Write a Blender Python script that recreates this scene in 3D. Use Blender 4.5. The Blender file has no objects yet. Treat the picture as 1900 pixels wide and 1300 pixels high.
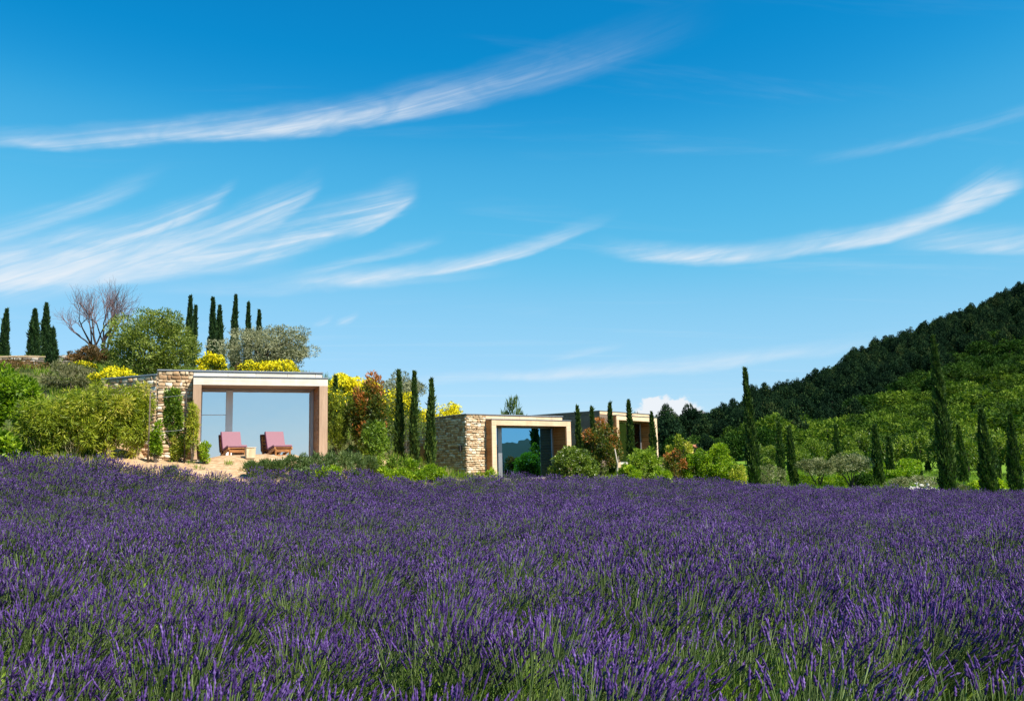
import bpy, bmesh, math, random
import numpy as np
from mathutils import Vector, Matrix, Euler, Quaternion

S = bpy.context.scene
COL = S.collection
R = math.radians

# ------------------------------------------------------------------ camera
FPX = 1600.0                      # focal length in pixels of a 1900 px wide frame
PITCH = math.atan(220.0 / FPX)
ROLL = R(-1.3)
EYE = 1.6
cam_d = bpy.data.cameras.new('camera')
cam_d.sensor_fit = 'HORIZONTAL'
cam_d.sensor_width = 36.0
cam_d.lens = 36.0 * FPX / 1900.0
cam_d.clip_start = 0.05
cam_d.clip_end = 20000.0
cam = bpy.data.objects.new('camera', cam_d)
COL.objects.link(cam)
CAM_R = Matrix.Rotation(R(90) + PITCH, 3, 'X') @ Matrix.Rotation(ROLL, 3, 'Z')
cam.matrix_world = Matrix.Translation((0, 0, EYE)) @ CAM_R.to_4x4()
S.camera = cam


def ray(px, py):
    return CAM_R @ Vector(((px - 950) / FPX, (650 - py) / FPX, -1.0))


def at(px, py, Y):
    """world point seen at that place of the photograph, Y metres away"""
    d = ray(px, py)
    d = d * (Y / d.y)
    return Vector((d.x, d.y, d.z + EYE))


CRI = np.array(CAM_R.transposed())


def project(x, y, z):
    v = np.tensordot(CRI, np.array([np.asarray(x, float), np.asarray(y, float), np.asarray(z, float) - EYE]), 1)
    return 950 + FPX * v[0] / -v[2], 650 - FPX * v[1] / -v[2]


# ------------------------------------------------------------------ light
SUN_EL = R(51)
SUN_AZ = R(129)                    # clockwise from +Y (north): the sun stands to the right, a little behind
SUN_DIR = Vector((math.sin(SUN_AZ) * math.cos(SUN_EL), math.cos(SUN_AZ) * math.cos(SUN_EL), math.sin(SUN_EL)))
sun_d = bpy.data.lights.new('sun', 'SUN')
sun_d.energy = 5.0
sun_d.angle = R(0.53)
sun_d.color = (1.0, 0.94, 0.83)
sun = bpy.data.objects.new('sun', sun_d)
COL.objects.link(sun)
sun.rotation_euler = SUN_DIR.to_track_quat('Z', 'Y').to_euler()
sun.location = (30, -10, 60)

S.view_settings.view_transform = 'Standard'
S.view_settings.look = 'None'
S.view_settings.exposure = 0.75
S.view_settings.gamma = 1.0
S.view_settings.use_curve_mapping = False
S.cycles.max_bounces = 8
S.cycles.diffuse_bounces = 3
S.cycles.glossy_bounces = 3
S.cycles.transmission_bounces = 4
S.cycles.transparent_max_bounces = 8
S.cycles.caustics_reflective = False
S.cycles.caustics_refractive = False

# ------------------------------------------------------------------ world: clear sky with cirrus
world = bpy.data.worlds.new('World')
S.world = world
world.use_nodes = True
wt = world.node_tree
wt.nodes.clear()


class G:
    """tiny helper that chains math nodes"""

    def __init__(self, t):
        self.t = t

    def n(self, kind, **kw):
        nd = self.t.nodes.new(kind)
        for k, v in kw.items():
            setattr(nd, k, v)
        return nd

    def put(self, sock, v):
        if isinstance(v, bpy.types.NodeSocket):
            self.t.links.new(v, sock)
        else:
            sock.default_value = v

    def m(self, op, a, b=None, c=None, clamp=False):
        nd = self.t.nodes.new('ShaderNodeMath')
        nd.operation = op
        nd.use_clamp = clamp
        self.put(nd.inputs[0], a)
        if b is not None:
            self.put(nd.inputs[1], b)
        if c is not None:
            self.put(nd.inputs[2], c)
        return nd.outputs[0]

    def smooth(self, v, a, b, lo=0.0, hi=1.0):
        nd = self.t.nodes.new('ShaderNodeMapRange')
        nd.interpolation_type = 'SMOOTHSTEP'
        self.put(nd.inputs[0], v)
        nd.inputs[1].default_value = a
        nd.inputs[2].default_value = b
        nd.inputs[3].default_value = lo
        nd.inputs[4].default_value = hi
        return nd.outputs[0]

    def vec(self, x, y, z):
        nd = self.t.nodes.new('ShaderNodeCombineXYZ')
        self.put(nd.inputs[0], x)
        self.put(nd.inputs[1], y)
        self.put(nd.inputs[2], z)
        return nd.outputs[0]

    def noise(self, v, scale, detail=3, rough=0.5, dist=0.0):
        nd = self.t.nodes.new('ShaderNodeTexNoise')
        self.put(nd.inputs['Vector'], v)
        nd.inputs['Scale'].default_value = scale
        nd.inputs['Detail'].default_value = detail
        nd.inputs['Roughness'].default_value = rough
        nd.inputs['Distortion'].default_value = dist
        return nd.outputs[0]

    def mixc(self, f, a, b):
        nd = self.t.nodes.new('ShaderNodeMix')
        nd.data_type = 'RGBA'
        self.put(nd.inputs[0], f)
        self.put(nd.inputs[6], a)
        self.put(nd.inputs[7], b)
        return nd.outputs[2]


g = G(wt)
sky = g.n('ShaderNodeTexSky', sky_type='NISHITA')
sky.sun_disc = False
sky.sun_elevation = SUN_EL
sky.sun_rotation = SUN_AZ
sky.altitude = 300
sky.air_density = 1.0
sky.dust_density = 0.1
sky.ozone_density = 1.0
sc1 = g.n('ShaderNodeMix', data_type='RGBA', blend_type='MULTIPLY')
sc1.inputs[0].default_value = 1.0
wt.links.new(sky.outputs[0], sc1.inputs[6])
sc1.inputs[7].default_value = (0.1, 0.1, 0.1, 1)
# the photograph's deep, saturated film blue: a tone curve on the whole sky
cur = g.n('ShaderNodeRGBCurve')
wt.links.new(sc1.outputs[2], cur.inputs['Color'])


def curve(k, pts):
    c = cur.mapping.curves[k]
    while len(c.points) < len(pts):
        c.points.new(0.5, 0.5)
    for p, (x, y) in zip(c.points, pts):
        p.location = (x, y)
        p.handle_type = 'AUTO_CLAMPED'


curve(0, [(0, 0), (.118, .004), (.156, .060), (.2, .115), (.283, .26), (.49, .43), (1, .85)])
curve(1, [(0, 0), (.19, .258), (.254, .425), (.314, .515), (.418, .615), (.62, .72), (1, .95)])
curve(2, [(0, 0), (.335, .625), (.423, .78), (.49, .84), (.578, .90), (.63, .93), (1, 1.1)])
cur.mapping.extend = 'EXTRAPOLATED'
cur.mapping.update()
tint = g.n('ShaderNodeMix', data_type='RGBA', blend_type='MULTIPLY')
tint.inputs[0].default_value = 1.0
wt.links.new(cur.outputs[0], tint.inputs[6])
tint.inputs[7].default_value = (10, 10, 10, 1)
tc = g.n('ShaderNodeTexCoord')
sep = g.n('ShaderNodeSeparateXYZ')
wt.links.new(tc.outputs['Generated'], sep.inputs[0])
AZ = g.m('ARCTAN2', sep.outputs[0], sep.outputs[1])
EL = g.m('ARCSINE', sep.outputs[2])


def azel(px, py):
    d = ray(px, py).normalized()
    return math.atan2(d.x, d.y), math.asin(d.z)


# one shared slow warp so that the streaks do not run ruler-straight
WARP = g.m('MULTIPLY', g.m('SUBTRACT', g.noise(g.vec(g.m('MULTIPLY', AZ, 9.0), g.m('MULTIPLY', EL, 26.0), 3.7), 1.0, 4, 0.55), 0.5), 0.020)
ELW = g.m('ADD', EL, WARP)


FIB = []
for k_, sl_ in enumerate((0.08, 0.24, 0.45)):
    across = g.m('MULTIPLY_ADD', AZ, -sl_, EL)
    FIB.append((sl_, g.smooth(g.noise(g.vec(g.m('MULTIPLY', AZ, 6.0), g.m('MULTIPLY', across, 120.0), 2.0 + 5 * k_), 1.0, 5, 0.62, 0.9), 0.25, 0.78)))
PATCH = g.smooth(g.noise(g.vec(g.m('MULTIPLY', AZ, 11.0), g.m('MULTIPLY', g.m('MULTIPLY_ADD', AZ, -0.3, EL), 34.0), 7.7), 1.0, 3, 0.6, 1.2), 0.28, 0.66, 0.66, 1.12)


def streak(p0, p1, p2, up, down, peak, seed, fibre=0.75, skew=0.0, ends=(0.25, 0.25), grow=(1.0, 1.0)):
    """a curved wisp through three directions: crisp lower edge, combed-out upper edge"""
    q = [azel(*p) for p in (p0, p1, p2)]
    c = np.polyfit([a for a, _ in q], [e for _, e in q], 2)
    a0, a1 = q[0][0], q[2][0]
    s = g.m('DIVIDE', g.m('SUBTRACT', AZ, a0), a1 - a0)
    cen = g.m('MULTIPLY_ADD', g.m('MULTIPLY_ADD', AZ, float(c[0]), float(c[1])), AZ, float(c[2]))
    d = g.m('SUBTRACT', ELW, cen)
    wid = g.m('MULTIPLY_ADD', s, grow[1] - grow[0], grow[0])
    dn = g.m('DIVIDE', d, wid)
    edge = g.smooth(dn, -down * 1.1 / FPX, down * 0.35 / FPX)
    fall = g.smooth(dn, -0.1 * up / FPX, up * 1.15 / FPX, 1.0, 0.0)
    win = g.m('MULTIPLY', g.smooth(s, -0.02, ends[0]), g.smooth(s, 1 - ends[1], 1.02, 1.0, 0.0))
    slope = (q[2][1] - q[0][1]) / (q[2][0] - q[0][0])
    f1 = min(FIB, key=lambda t: abs(t[0] - slope))[1]
    body = g.m('MULTIPLY', g.m('MULTIPLY', edge, fall), win)
    tex = g.m('MULTIPLY_ADD', f1, fibre, 1.0 - fibre)
    return g.m('MULTIPLY', g.m('MULTIPLY', body, tex), peak)


wisps = [
    streak((-60, 264), (650, 226), (1340, 40), 44, 16, 0.60, 1.0, 0.6, -30, (0.08, 0.6), (0.6, 1.7)),
    streak((250, 250), (620, 232), (960, 150), 38, 16, 0.55, 1.5, 0.7, -40, (0.4, 0.5)),
    streak((470, 430), (545, 392), (600, 345), 26, 12, 0.50, 2.2, 0.7, -40, (0.4, 0.3)),
    streak((640, 440), (720, 410), (776, 362), 26, 10, 0.50, 2.3, 0.7, -40, (0.4, 0.25)),
    streak((280, 425), (380, 385), (446, 338), 20, 10, 0.40, 2.4, 0.7, -40, (0.4, 0.3)),
    streak((-150, 545), (190, 468), (430, 368), 62, 26, 0.80, 2.0, 0.7, -60, (0.1, 0.25), (1.3, 0.6)),
    streak((-60, 540), (370, 462), (600, 345), 66, 26, 0.72, 3.0, 0.75, -70, (0.15, 0.2), (1.2, 0.7)),
    streak((130, 520), (560, 452), (775, 378), 70, 22, 0.80, 4.0, 0.72, -90, (0.25, 0.12), (1.2, 0.9)),
    streak((-250, 534), (180, 522), (560, 488), 48, 14, 0.55, 5.0, 0.5, -20, (0.1, 0.6)),
    streak((-200, 470), (110, 408), (320, 318), 34, 18, 0.45, 6.0, 0.7, -40, (0.1, 0.4)),
    streak((-200, 495), (60, 462), (260, 400), 30, 18, 0.28, 6.5, 0.7, -40, (0.1, 0.4)),
    streak((460, 522), (800, 508), (1150, 402), 34, 10, 0.75, 7.0, 0.45, -20, (0.35, 0.3), (1.0, 0.7)),
    streak((540, 512), (690, 482), (830, 446), 18, 8, 0.38, 8.0, 0.6, -20, (0.3, 0.3)),
    streak((230, 545), (520, 540), (980, 505), 26, 9, 0.22, 8.5, 0.5, -20, (0.3, 0.4)),
    streak((1090, 462), (1360, 482), (1620, 436), 34, 13, 0.82, 9.0, 0.5, -25, (0.35, 0.45)),
    streak((1440, 470), (1740, 412), (1910, 342), 36, 12, 0.92, 10.0, 0.5, -35, (0.4, 0.12), (0.9, 1.1)),
    streak((1740, 400), (1810, 362), (1875, 330), 34, 10, 0.55, 10.5, 0.8, -90, (0.3, 0.4)),
    streak((1640, 462), (1850, 462), (2150, 450), 44, 10, 0.50, 11.0, 0.6, -25, (0.3, 0.3)),
    streak((1480, 306), (1660, 274), (2000, 180), 20, 10, 0.15, 12.0, 0.7, -30, (0.3, 0.2)),
    streak((640, 712), (1180, 690), (1700, 630), 24, 10, 0.48, 13.0, 0.4, -12, (0.35, 0.3), (0.7, 1.3)),
    streak((1000, 672), (1090, 658), (1170, 640), 12, 6, 0.25, 14.0, 0.5, -12, (0.4, 0.4)),
    streak((575, 606), (600, 600), (622, 590), 10, 6, 0.30, 15.0, 0.7, -20, (0.4, 0.4)),
    streak((620, 606), (642, 599), (668, 586), 12, 6, 0.40, 16.0, 0.7, -20, (0.4, 0.4)),
    # the same weather goes on outside the frame
    streak((2100, 420), (2700, 330), (3100, 180), 60, 20, 0.7, 17.0, 0.7, -40),
    streak((-1500, 420), (-900, 380), (-450, 240), 70, 24, 0.7, 18.0, 0.7, -60),
]
tot = wisps[0]
for w_ in wisps[1:]:
    # screen blend: 1-(1-a)(1-b)
    tot = g.m('SUBTRACT', g.m('ADD', tot, w_), g.m('MULTIPLY', tot, w_))
tot = g.m('MULTIPLY', tot, PATCH)
# faint veils all over the sky, in the plane of a high layer
zz = g.m('MAXIMUM', sep.outputs[2], 0.04)
hx = g.m('DIVIDE', sep.outputs[0], zz)
hy = g.m('DIVIDE', sep.outputs[1], zz)
veil = g.noise(g.vec(g.m('MULTIPLY_ADD', hy, 0.35, g.m('MULTIPLY', hx, 0.25)), g.m('MULTIPLY_ADD', hx, -0.35, g.m('MULTIPLY', hy, 1.4)), 9.0), 0.9, 6, 0.6, 0.8)
veil = g.m('MULTIPLY', g.smooth(veil, 0.52, 0.85), 0.22)
tot = g.m('SUBTRACT', g.m('ADD', tot, veil), g.m('MULTIPLY', tot, veil))
# a small cumulus low over the wood on the right
ca, ce = azel(1240, 770)
cx_ = g.m('DIVIDE', g.m('SUBTRACT', AZ, ca), 64 / FPX)
cy_ = g.m('DIVIDE', g.m('SUBTRACT', EL, ce), 33 / FPX)
rad = g.m('SQRT', g.m('ADD', g.m('MULTIPLY', cx_, cx_), g.m('MULTIPLY', cy_, cy_)))
bump = g.noise(g.vec(AZ, g.m('MULTIPLY', EL, 1.3), 4.0), 55.0, 5, 0.55)
rad = g.m('MULTIPLY_ADD', g.m('SUBTRACT', bump, 0.5), -1.5, rad)
cum = g.m('MULTIPLY', g.smooth(rad, 0.85, 1.08, 1.0, 0.0), 0.97)
tot = g.m('MAXIMUM', tot, cum)
cloud_col = g.n('ShaderNodeRGB')
cloud_col.outputs[0].default_value = (8.6, 9.0, 9.5, 1)
tot = g.m('MULTIPLY', tot, 1.0)
skyc = g.mixc(tot, tint.outputs[2], cloud_col.outputs[0])
bg = g.n('ShaderNodeBackground')
bg.inputs['Strength'].default_value = 0.0595
wt.links.new(skyc, bg.inputs['Color'])
wo = g.n('ShaderNodeOutputWorld')
wt.links.new(bg.outputs[0], wo.inputs['Surface'])
world.cycles.sampling_method = 'MANUAL'
world.cycles.sample_map_resolution = 256

# ------------------------------------------------------------------ mesh helpers
RNG = np.random.default_rng(7)
random.seed(7)


def mesh_np(name, V, faces, attrs=None, mats=None, mat_idx=None, smooth=False):
    """V (n,3); faces: list of (m,k) index arrays; attrs: {name: per-vertex float}"""
    me = bpy.data.meshes.new(name)
    V = np.asarray(V, np.float32)
    faces = [np.asarray(f, np.int32) for f in faces if len(f)]
    me.vertices.add(len(V))
    me.vertices.foreach_set('co', V.ravel())
    tot = np.concatenate([np.full(len(f), f.shape[1], np.int32) for f in faces])
    idx = np.concatenate([f.ravel() for f in faces])
    start = np.concatenate([[0], np.cumsum(tot)[:-1]]).astype(np.int32)
    me.loops.add(len(idx))
    me.loops.foreach_set('vertex_index', idx)
    me.polygons.add(len(tot))
    me.polygons.foreach_set('loop_start', start)
    me.polygons.foreach_set('loop_total', tot)
    if mat_idx is not None:
        me.polygons.foreach_set('material_index', np.asarray(mat_idx, np.int32))
    if smooth:
        me.polygons.foreach_set('use_smooth', np.ones(len(tot), bool))
    for k, a in (attrs or {}).items():
        at_ = me.attributes.new(k, 'FLOAT', 'POINT')
        at_.data.foreach_set('value', np.asarray(a, np.float32))
    for m_ in mats or []:
        me.materials.append(m_)
    me.update(calc_edges=True)
    return me


class Bag:
    """collects quads/tris of several shapes into one mesh"""

    def __init__(self):
        self.V, self.F, self.A, self.M, self.n = [], {}, [], {}, 0

    def add(self, V, F, tone=0.5, mi=0):
        V = np.asarray(V, float).reshape(-1, 3)
        F = np.asarray(F, int)
        self.V.append(V)
        self.A.append(np.broadcast_to(np.asarray(tone, float), (len(V),)).copy())
        k = F.shape[1]
        self.F.setdefault(k, []).append(F + self.n)
        self.M.setdefault(k, []).append(np.full(len(F), mi))
        self.n += len(V)
        return self

    def mesh(self, name, mats, smooth=False):
        ks = sorted(self.F)
        return mesh_np(name, np.concatenate(self.V), [np.concatenate(self.F[k]) for k in ks], {'tone': np.concatenate(self.A)},
                       mats, np.concatenate([np.concatenate(self.M[k]) for k in ks]), smooth)


def box_vf(x0, x1, y0, y1, z0, z1):
    V = [(x0, y0, z0), (x1, y0, z0), (x1, y1, z0), (x0, y1, z0), (x0, y0, z1), (x1, y0, z1), (x1, y1, z1), (x0, y1, z1)]
    F = [(0, 3, 2, 1), (4, 5, 6, 7), (0, 1, 5, 4), (1, 2, 6, 5), (2, 3, 7, 6), (3, 0, 4, 7)]
    return V, F


def box_mesh(name, x0, x1, y0, y1, z0, z1, mat, bevel=0.0, seg=2, tone=0.5):
    bm = bmesh.new()
    V, F = box_vf(x0, x1, y0, y1, z0, z1)
    vs = [bm.verts.new(v) for v in V]
    for f in F:
        bm.faces.new([vs[i] for i in f])
    if bevel > 0:
        bmesh.ops.bevel(bm, geom=bm.edges[:], offset=bevel, segments=seg, affect='EDGES', profile=0.5, clamp_overlap=True)
    me = bpy.data.meshes.new(name)
    bm.to_mesh(me)
    bm.free()
    me.materials.append(mat)
    return me


def tube_vf(P, rad, sides=6):
    P = np.asarray(P, float)
    rad = np.broadcast_to(np.asarray(rad, float), (len(P),))
    T = np.gradient(P, axis=0)
    T /= np.linalg.norm(T, axis=1, keepdims=True) + 1e-9
    ref = np.array([0.31, 0.95, 0.05]) if abs(T[0][2]) > 0.7 else np.array([0, 0, 1.0])
    U = np.cross(T, ref)
    U /= np.linalg.norm(U, axis=1, keepdims=True) + 1e-9
    W = np.cross(T, U)
    a = np.arange(sides) * 2 * np.pi / sides
    V = P[:, None] + rad[:, None, None] * (U[:, None] * np.cos(a)[None, :, None] + W[:, None] * np.sin(a)[None, :, None])
    n = len(P)
    F = []
    for i in range(n - 1):
        for k in range(sides):
            k2 = (k + 1) % sides
            F.append((i * sides + k, i * sides + k2, (i + 1) * sides + k2, (i + 1) * sides + k))
    return V.reshape(-1, 3), np.array(F)


def tube_mesh(name, P, rad, mat, sides=8, caps=True):
    V, F = tube_vf(P, rad, sides)
    n = len(P)
    faces = [F]
    if caps:
        faces.append(np.array([list(range(sides))[::-1], [(n - 1) * sides + k for k in range(sides)]]))
    return mesh_np(name, V, faces, None, [mat])


# ------------------------------------------------------------------ object helpers
def link(o, parent=None):
    COL.objects.link(o)
    if parent is not None:
        o.parent = parent
    return o


def part(name, me, parent, loc=None, rot=None, label=None, kind=None):
    o = bpy.data.objects.new(name, me)
    link(o, parent)
    if loc is not None:
        o.location = loc
    if rot is not None:
        o.rotation_euler = rot
    if label:
        o['label'] = label
    if kind:
        o['kind'] = kind
    return o


def thing(name, label, cat, loc=(0, 0, 0), rotz=0.0, group=None):
    o = bpy.data.objects.new(name, None)
    o.empty_display_size = 0.2
    link(o)
    o.location = loc
    o.rotation_euler = (0, 0, rotz)
    o['label'] = label
    o['category'] = cat
    if group:
        o['group'] = group
    return o


def solo(name, me, label, cat, loc=(0, 0, 0), rotz=0.0, group=None, scale=None):
    o = bpy.data.objects.new(name, me)
    link(o)
    o.location = loc
    o.rotation_euler = (0, 0, rotz)
    if scale is not None:
        o.scale = scale
    o['label'] = label
    o['category'] = cat
    if group:
        o['group'] = group
    return o


def struct(name, me, label=None):
    o = bpy.data.objects.new(name, me)
    link(o)
    o['kind'] = 'structure'
    if label:
        o['label'] = label
    return o


# ------------------------------------------------------------------ materials
def new_mat(name):
    m_ = bpy.data.materials.new(name)
    m_.use_nodes = True
    t = m_.node_tree
    t.nodes.clear()
    return m_, G(t)


def finish(m_, q, shader):
    out = q.n('ShaderNodeOutputMaterial')
    q.t.links.new(shader, out.inputs['Surface'])
    return m_


def ramp(q, fac, stops):
    nd = q.n('ShaderNodeValToRGB')
    q.t.links.new(fac, nd.inputs[0])
    el = nd.color_ramp.elements
    while len(el) < len(stops):
        el.new(0.5)
    for e, (p, c) in zip(el, stops):
        e.position = p
        e.color = (c[0], c[1], c[2], 1)
    return nd.outputs[0]


def principled(q, col, rough=0.6, spec=0.4, metal=0.0, normal=None):
    p = q.n('ShaderNodeBsdfPrincipled')
    q.put(p.inputs['Base Color'], col if isinstance(col, bpy.types.NodeSocket) else (col[0], col[1], col[2], 1))
    q.put(p.inputs['Roughness'], rough)
    p.inputs['Specular IOR Level'].default_value = spec
    p.inputs['Metallic'].default_value = metal
    if normal is not None:
        q.t.links.new(normal, p.inputs['Normal'])
    return p.outputs[0]


def attr(q, name):
    a = q.n('ShaderNodeAttribute')
    a.attribute_name = name
    return a.outputs['Fac']


def bump_n(q, h, strength=0.3, dist=0.02):
    b = q.n('ShaderNodeBump')
    b.inputs['Strength'].default_value = strength
    b.inputs['Distance'].default_value = dist
    q.t.links.new(h, b.inputs['Height'])
    return b.outputs[0]


def foliage(name, stops, trans=0.3, rough=0.5, spec=0.35, tcol=(1.15, 1.25, 0.6), var=0.14):
    """leaf colour by the per-leaf tone attribute, light passes through the blade"""
    m_, q = new_mat(name)
    tone = attr(q, 'tone')
    oi = q.n('ShaderNodeObjectInfo')
    tone = q.m('ADD', tone, q.m('MULTIPLY', q.m('SUBTRACT', oi.outputs['Random'], 0.5), var), clamp=True)
    c = ramp(q, tone, stops)
    p = principled(q, c, rough, spec)
    tr = q.n('ShaderNodeBsdfTranslucent')
    tm = q.n('ShaderNodeMix', data_type='RGBA', blend_type='MULTIPLY')
    tm.inputs[0].default_value = 1.0
    q.t.links.new(c, tm.inputs[6])
    tm.inputs[7].default_value = (*tcol, 1)
    q.t.links.new(tm.outputs[2], tr.inputs['Color'])
    mx = q.n('ShaderNodeMixShader')
    mx.inputs[0].default_value = trans
    q.t.links.new(p, mx.inputs[1])
    q.t.links.new(tr.outputs[0], mx.inputs[2])
    return finish(m_, q, mx.outputs[0])


def wood(name, c1, c2, c3, scale=(1.2, 40, 40), rough=0.55):
    m_, q = new_mat(name)
    tcn = q.n('ShaderNodeTexCoord')
    mp = q.n('ShaderNodeMapping')
    mp.inputs['Scale'].default_value = scale
    q.t.links.new(tcn.outputs['Object'], mp.inputs[0])
    oi = q.n('ShaderNodeObjectInfo')
    off = q.n('ShaderNodeVectorMath', operation='ADD')
    q.t.links.new(mp.outputs[0], off.inputs[0])
    q.t.links.new(q.vec(q.m('MULTIPLY', oi.outputs['Random'], 37.0), q.m('MULTIPLY', oi.outputs['Random'], 11.0), 0.0), off.inputs[1])
    n1 = q.noise(off.outputs[0], 1.0, 5, 0.6, 0.8)
    f = q.m('ADD', n1, q.m('MULTIPLY', q.m('SUBTRACT', oi.outputs['Random'], 0.5), 0.28))
    c = ramp(q, f, [(0.25, c1), (0.5, c2), (0.75, c3)])
    geo_ = q.n('ShaderNodeNewGeometry')
    mp2 = q.n('ShaderNodeMapping')
    mp2.inputs['Scale'].default_value = (2.2, 2.2, .7)
    q.t.links.new(geo_.outputs['Position'], mp2.inputs[0])
    st = q.smooth(q.noise(mp2.outputs[0], 1.0, 5, .65), .35, .72, .86, 1.05)     # weather stains
    sm = q.n('ShaderNodeMix', data_type='RGBA', blend_type='MULTIPLY')
    sm.inputs[0].default_value = 1.0
    q.t.links.new(c, sm.inputs[6])
    q.t.links.new(st, sm.inputs[7])
    b = bump_n(q, n1, 0.25, 0.01)
    return finish(m_, q, principled(q, sm.outputs[2], rough, 0.3, 0, b))


def plain(name, c, rough=0.6, spec=0.4, metal=0.0, var=0.15, scale=3.0):
    m_, q = new_mat(name)
    tcn = q.n('ShaderNodeTexCoord')
    n1 = q.noise(tcn.outputs['Object'], scale, 4, 0.6)
    lo = [v * (1 - var) for v in c]
    hi = [min(1, v * (1 + var)) for v in c]
    return finish(m_, q, principled(q, ramp(q, n1, [(0.3, lo), (0.7, hi)]), rough, spec, metal))


M = {}
M['fascia'] = wood('pale larch boards', (.66, .55, .44), (.80, .71, .60), (.86, .79, .69))
M['peach'] = wood('peach larch boards', (.68, .42, .245), (.82, .56, .36), (.88, .67, .47))
M['post'] = wood('pinkish larch post', (.38, .235, .15), (.49, .32, .21), (.57, .39, .27), (40, 40, 1.2))
M['cedar'] = wood('orange cedar cladding', (.28, .11, .035), (.42, .18, .06), (.52, .25, .09), (1.0, 30, 30))
M['greywood'] = wood('weathered cladding', (.17, .12, .09), (.24, .17, .125), (.30, .22, .17), (1.0, 30, 30))
M['teak'] = wood('oiled teak', (.26, .10, .032), (.40, .165, .05), (.50, .23, .08), (14, 14, 14))
M['block'] = wood('pale sawn block', (.52, .36, .20), (.66, .49, .30), (.76, .60, .40), (10, 10, 2))
M['alu'] = plain('grey aluminium', (.42, .41, .43), 0.35, 0.5, 0.6, 0.06)
M['whitealu'] = plain('white coated aluminium', (.72, .72, .74), 0.35, 0.5, 0.0, 0.04)
M['zinc'] = plain('zinc coping', (.36, .37, .40), 0.45, 0.5, 0.7, 0.08)
M['darkmetal'] = plain('dark metal', (.05, .045, .045), 0.5, 0.5, 0.5, 0.2)
M['render_wall'] = plain('plaster', (.55, .48, .40), 0.9, 0.2)
M['inner'] = plain('room plaster', (.42, .44, .46), 0.9, 0.2)
M['floor'] = plain('pale stone paving', (.62, .55, .46), 0.8, 0.3, 0, 0.12)
M['cushion'] = plain('mauve canvas', (.285, .142, .170), 0.85, 0.2, 0, 0.08, 30)
M['piping'] = plain('plum piping', (.10, .03, .06), 0.85, 0.2, 0, 0.1, 30)
M['pot'] = plain('brown glazed pot', (.10, .05, .025), 0.45, 0.5, 0, 0.3, 6)
M['bark'] = plain('grey brown bark', (.13, .10, .075), 0.9, 0.2, 0, 0.5, 9)
M['darkbark'] = plain('dark bark', (.055, .042, .035), 0.9, 0.2, 0, 0.4, 9)
M['deadwood'] = plain('purplish bare twigs', (.20, .135, .14), 0.9, 0.2, 0, 0.3, 9)
M['rock'] = plain('bleached limestone', (.44, .41, .36), 0.9, 0.2, 0, 0.45, 9)
M['tile'] = plain('terracotta roof tiles', (.42, .17, .09), 0.85, 0.2, 0, 0.3, 12)
M['ochre'] = plain('ochre wall', (.52, .31, .16), 0.9, 0.2, 0, 0.15, 4)
M['palebark'] = plain('pale bark', (.42, .36, .28), 0.9, 0.2, 0, 0.3, 8)
M['whitepost'] = plain('bleached post', (.60, .58, .56), 0.7, 0.3, 0, 0.15, 8)
M['wire'] = plain('galvanised wire', (.45, .45, .46), 0.4, 0.5, 0.8, 0.05)


def stone_mat(name, stops):
    m_, q = new_mat(name)
    tcn = q.n('ShaderNodeTexCoord')
    n1 = q.noise(tcn.outputs['Object'], 14.0, 5, 0.65)
    tone = q.m('ADD', attr(q, 'tone'), q.m('MULTIPLY', q.m('SUBTRACT', n1, 0.5), 0.45), clamp=True)
    c = ramp(q, tone, stops)
    b = bump_n(q, n1, 0.5, 0.02)
    return finish(m_, q, principled(q, c, 0.9, 0.2, 0, b))


M['stone'] = stone_mat('golden rubble stone', [(0, (.30, .17, .085)), (.3, (.48, .31, .17)), (.6, (.62, .46, .29)), (.85, (.70, .57, .41)), (1, (.74, .66, .54))])
M['drystone'] = stone_mat('grey dry stone', [(0, (.16, .12, .10)), (.4, (.30, .25, .20)), (.75, (.44, .38, .32)), (1, (.55, .50, .44))])
M['mortar'] = plain('sandy mortar', (.40, .29, .18), 0.95, 0.1, 0, 0.2, 8)


def glass_mat(name, refl, trans_c, fac):
    m_, q = new_mat(name)
    gl = q.n('ShaderNodeBsdfGlossy')
    gl.inputs['Color'].default_value = (*refl, 1)
    gl.inputs['Roughness'].default_value = 0.006
    tcn = q.n('ShaderNodeTexCoord')
    wv = q.noise(tcn.outputs['Object'], 0.9, 2, 0.5)
    q.t.links.new(bump_n(q, wv, 0.05, 0.06), gl.inputs['Normal'])
    tr = q.n('ShaderNodeBsdfTransparent')
    tr.inputs['Color'].default_value = (*trans_c, 1)
    fr = q.n('ShaderNodeFresnel')
    fr.inputs['IOR'].default_value = 1.5
    f = q.m('ADD', q.m('MULTIPLY', fr.outputs[0], 1.0 - fac), fac, clamp=True)
    mx = q.n('ShaderNodeMixShader')
    q.t.links.new(f, mx.inputs[0])
    q.t.links.new(tr.outputs[0], mx.inputs[1])
    q.t.links.new(gl.outputs[0], mx.inputs[2])
    return finish(m_, q, mx.outputs[0])


M['glass'] = glass_mat('sun control glass', (.76, .86, .92), (.35, .40, .45), 0.74)
M['glassdark'] = glass_mat('dim glass', (.5, .5, .5), (.3, .3, .3), 0.12)
M['glassblue'] = glass_mat('blue sun control glass', (.17, .50, .80), (.15, .25, .32), 0.78)

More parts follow.
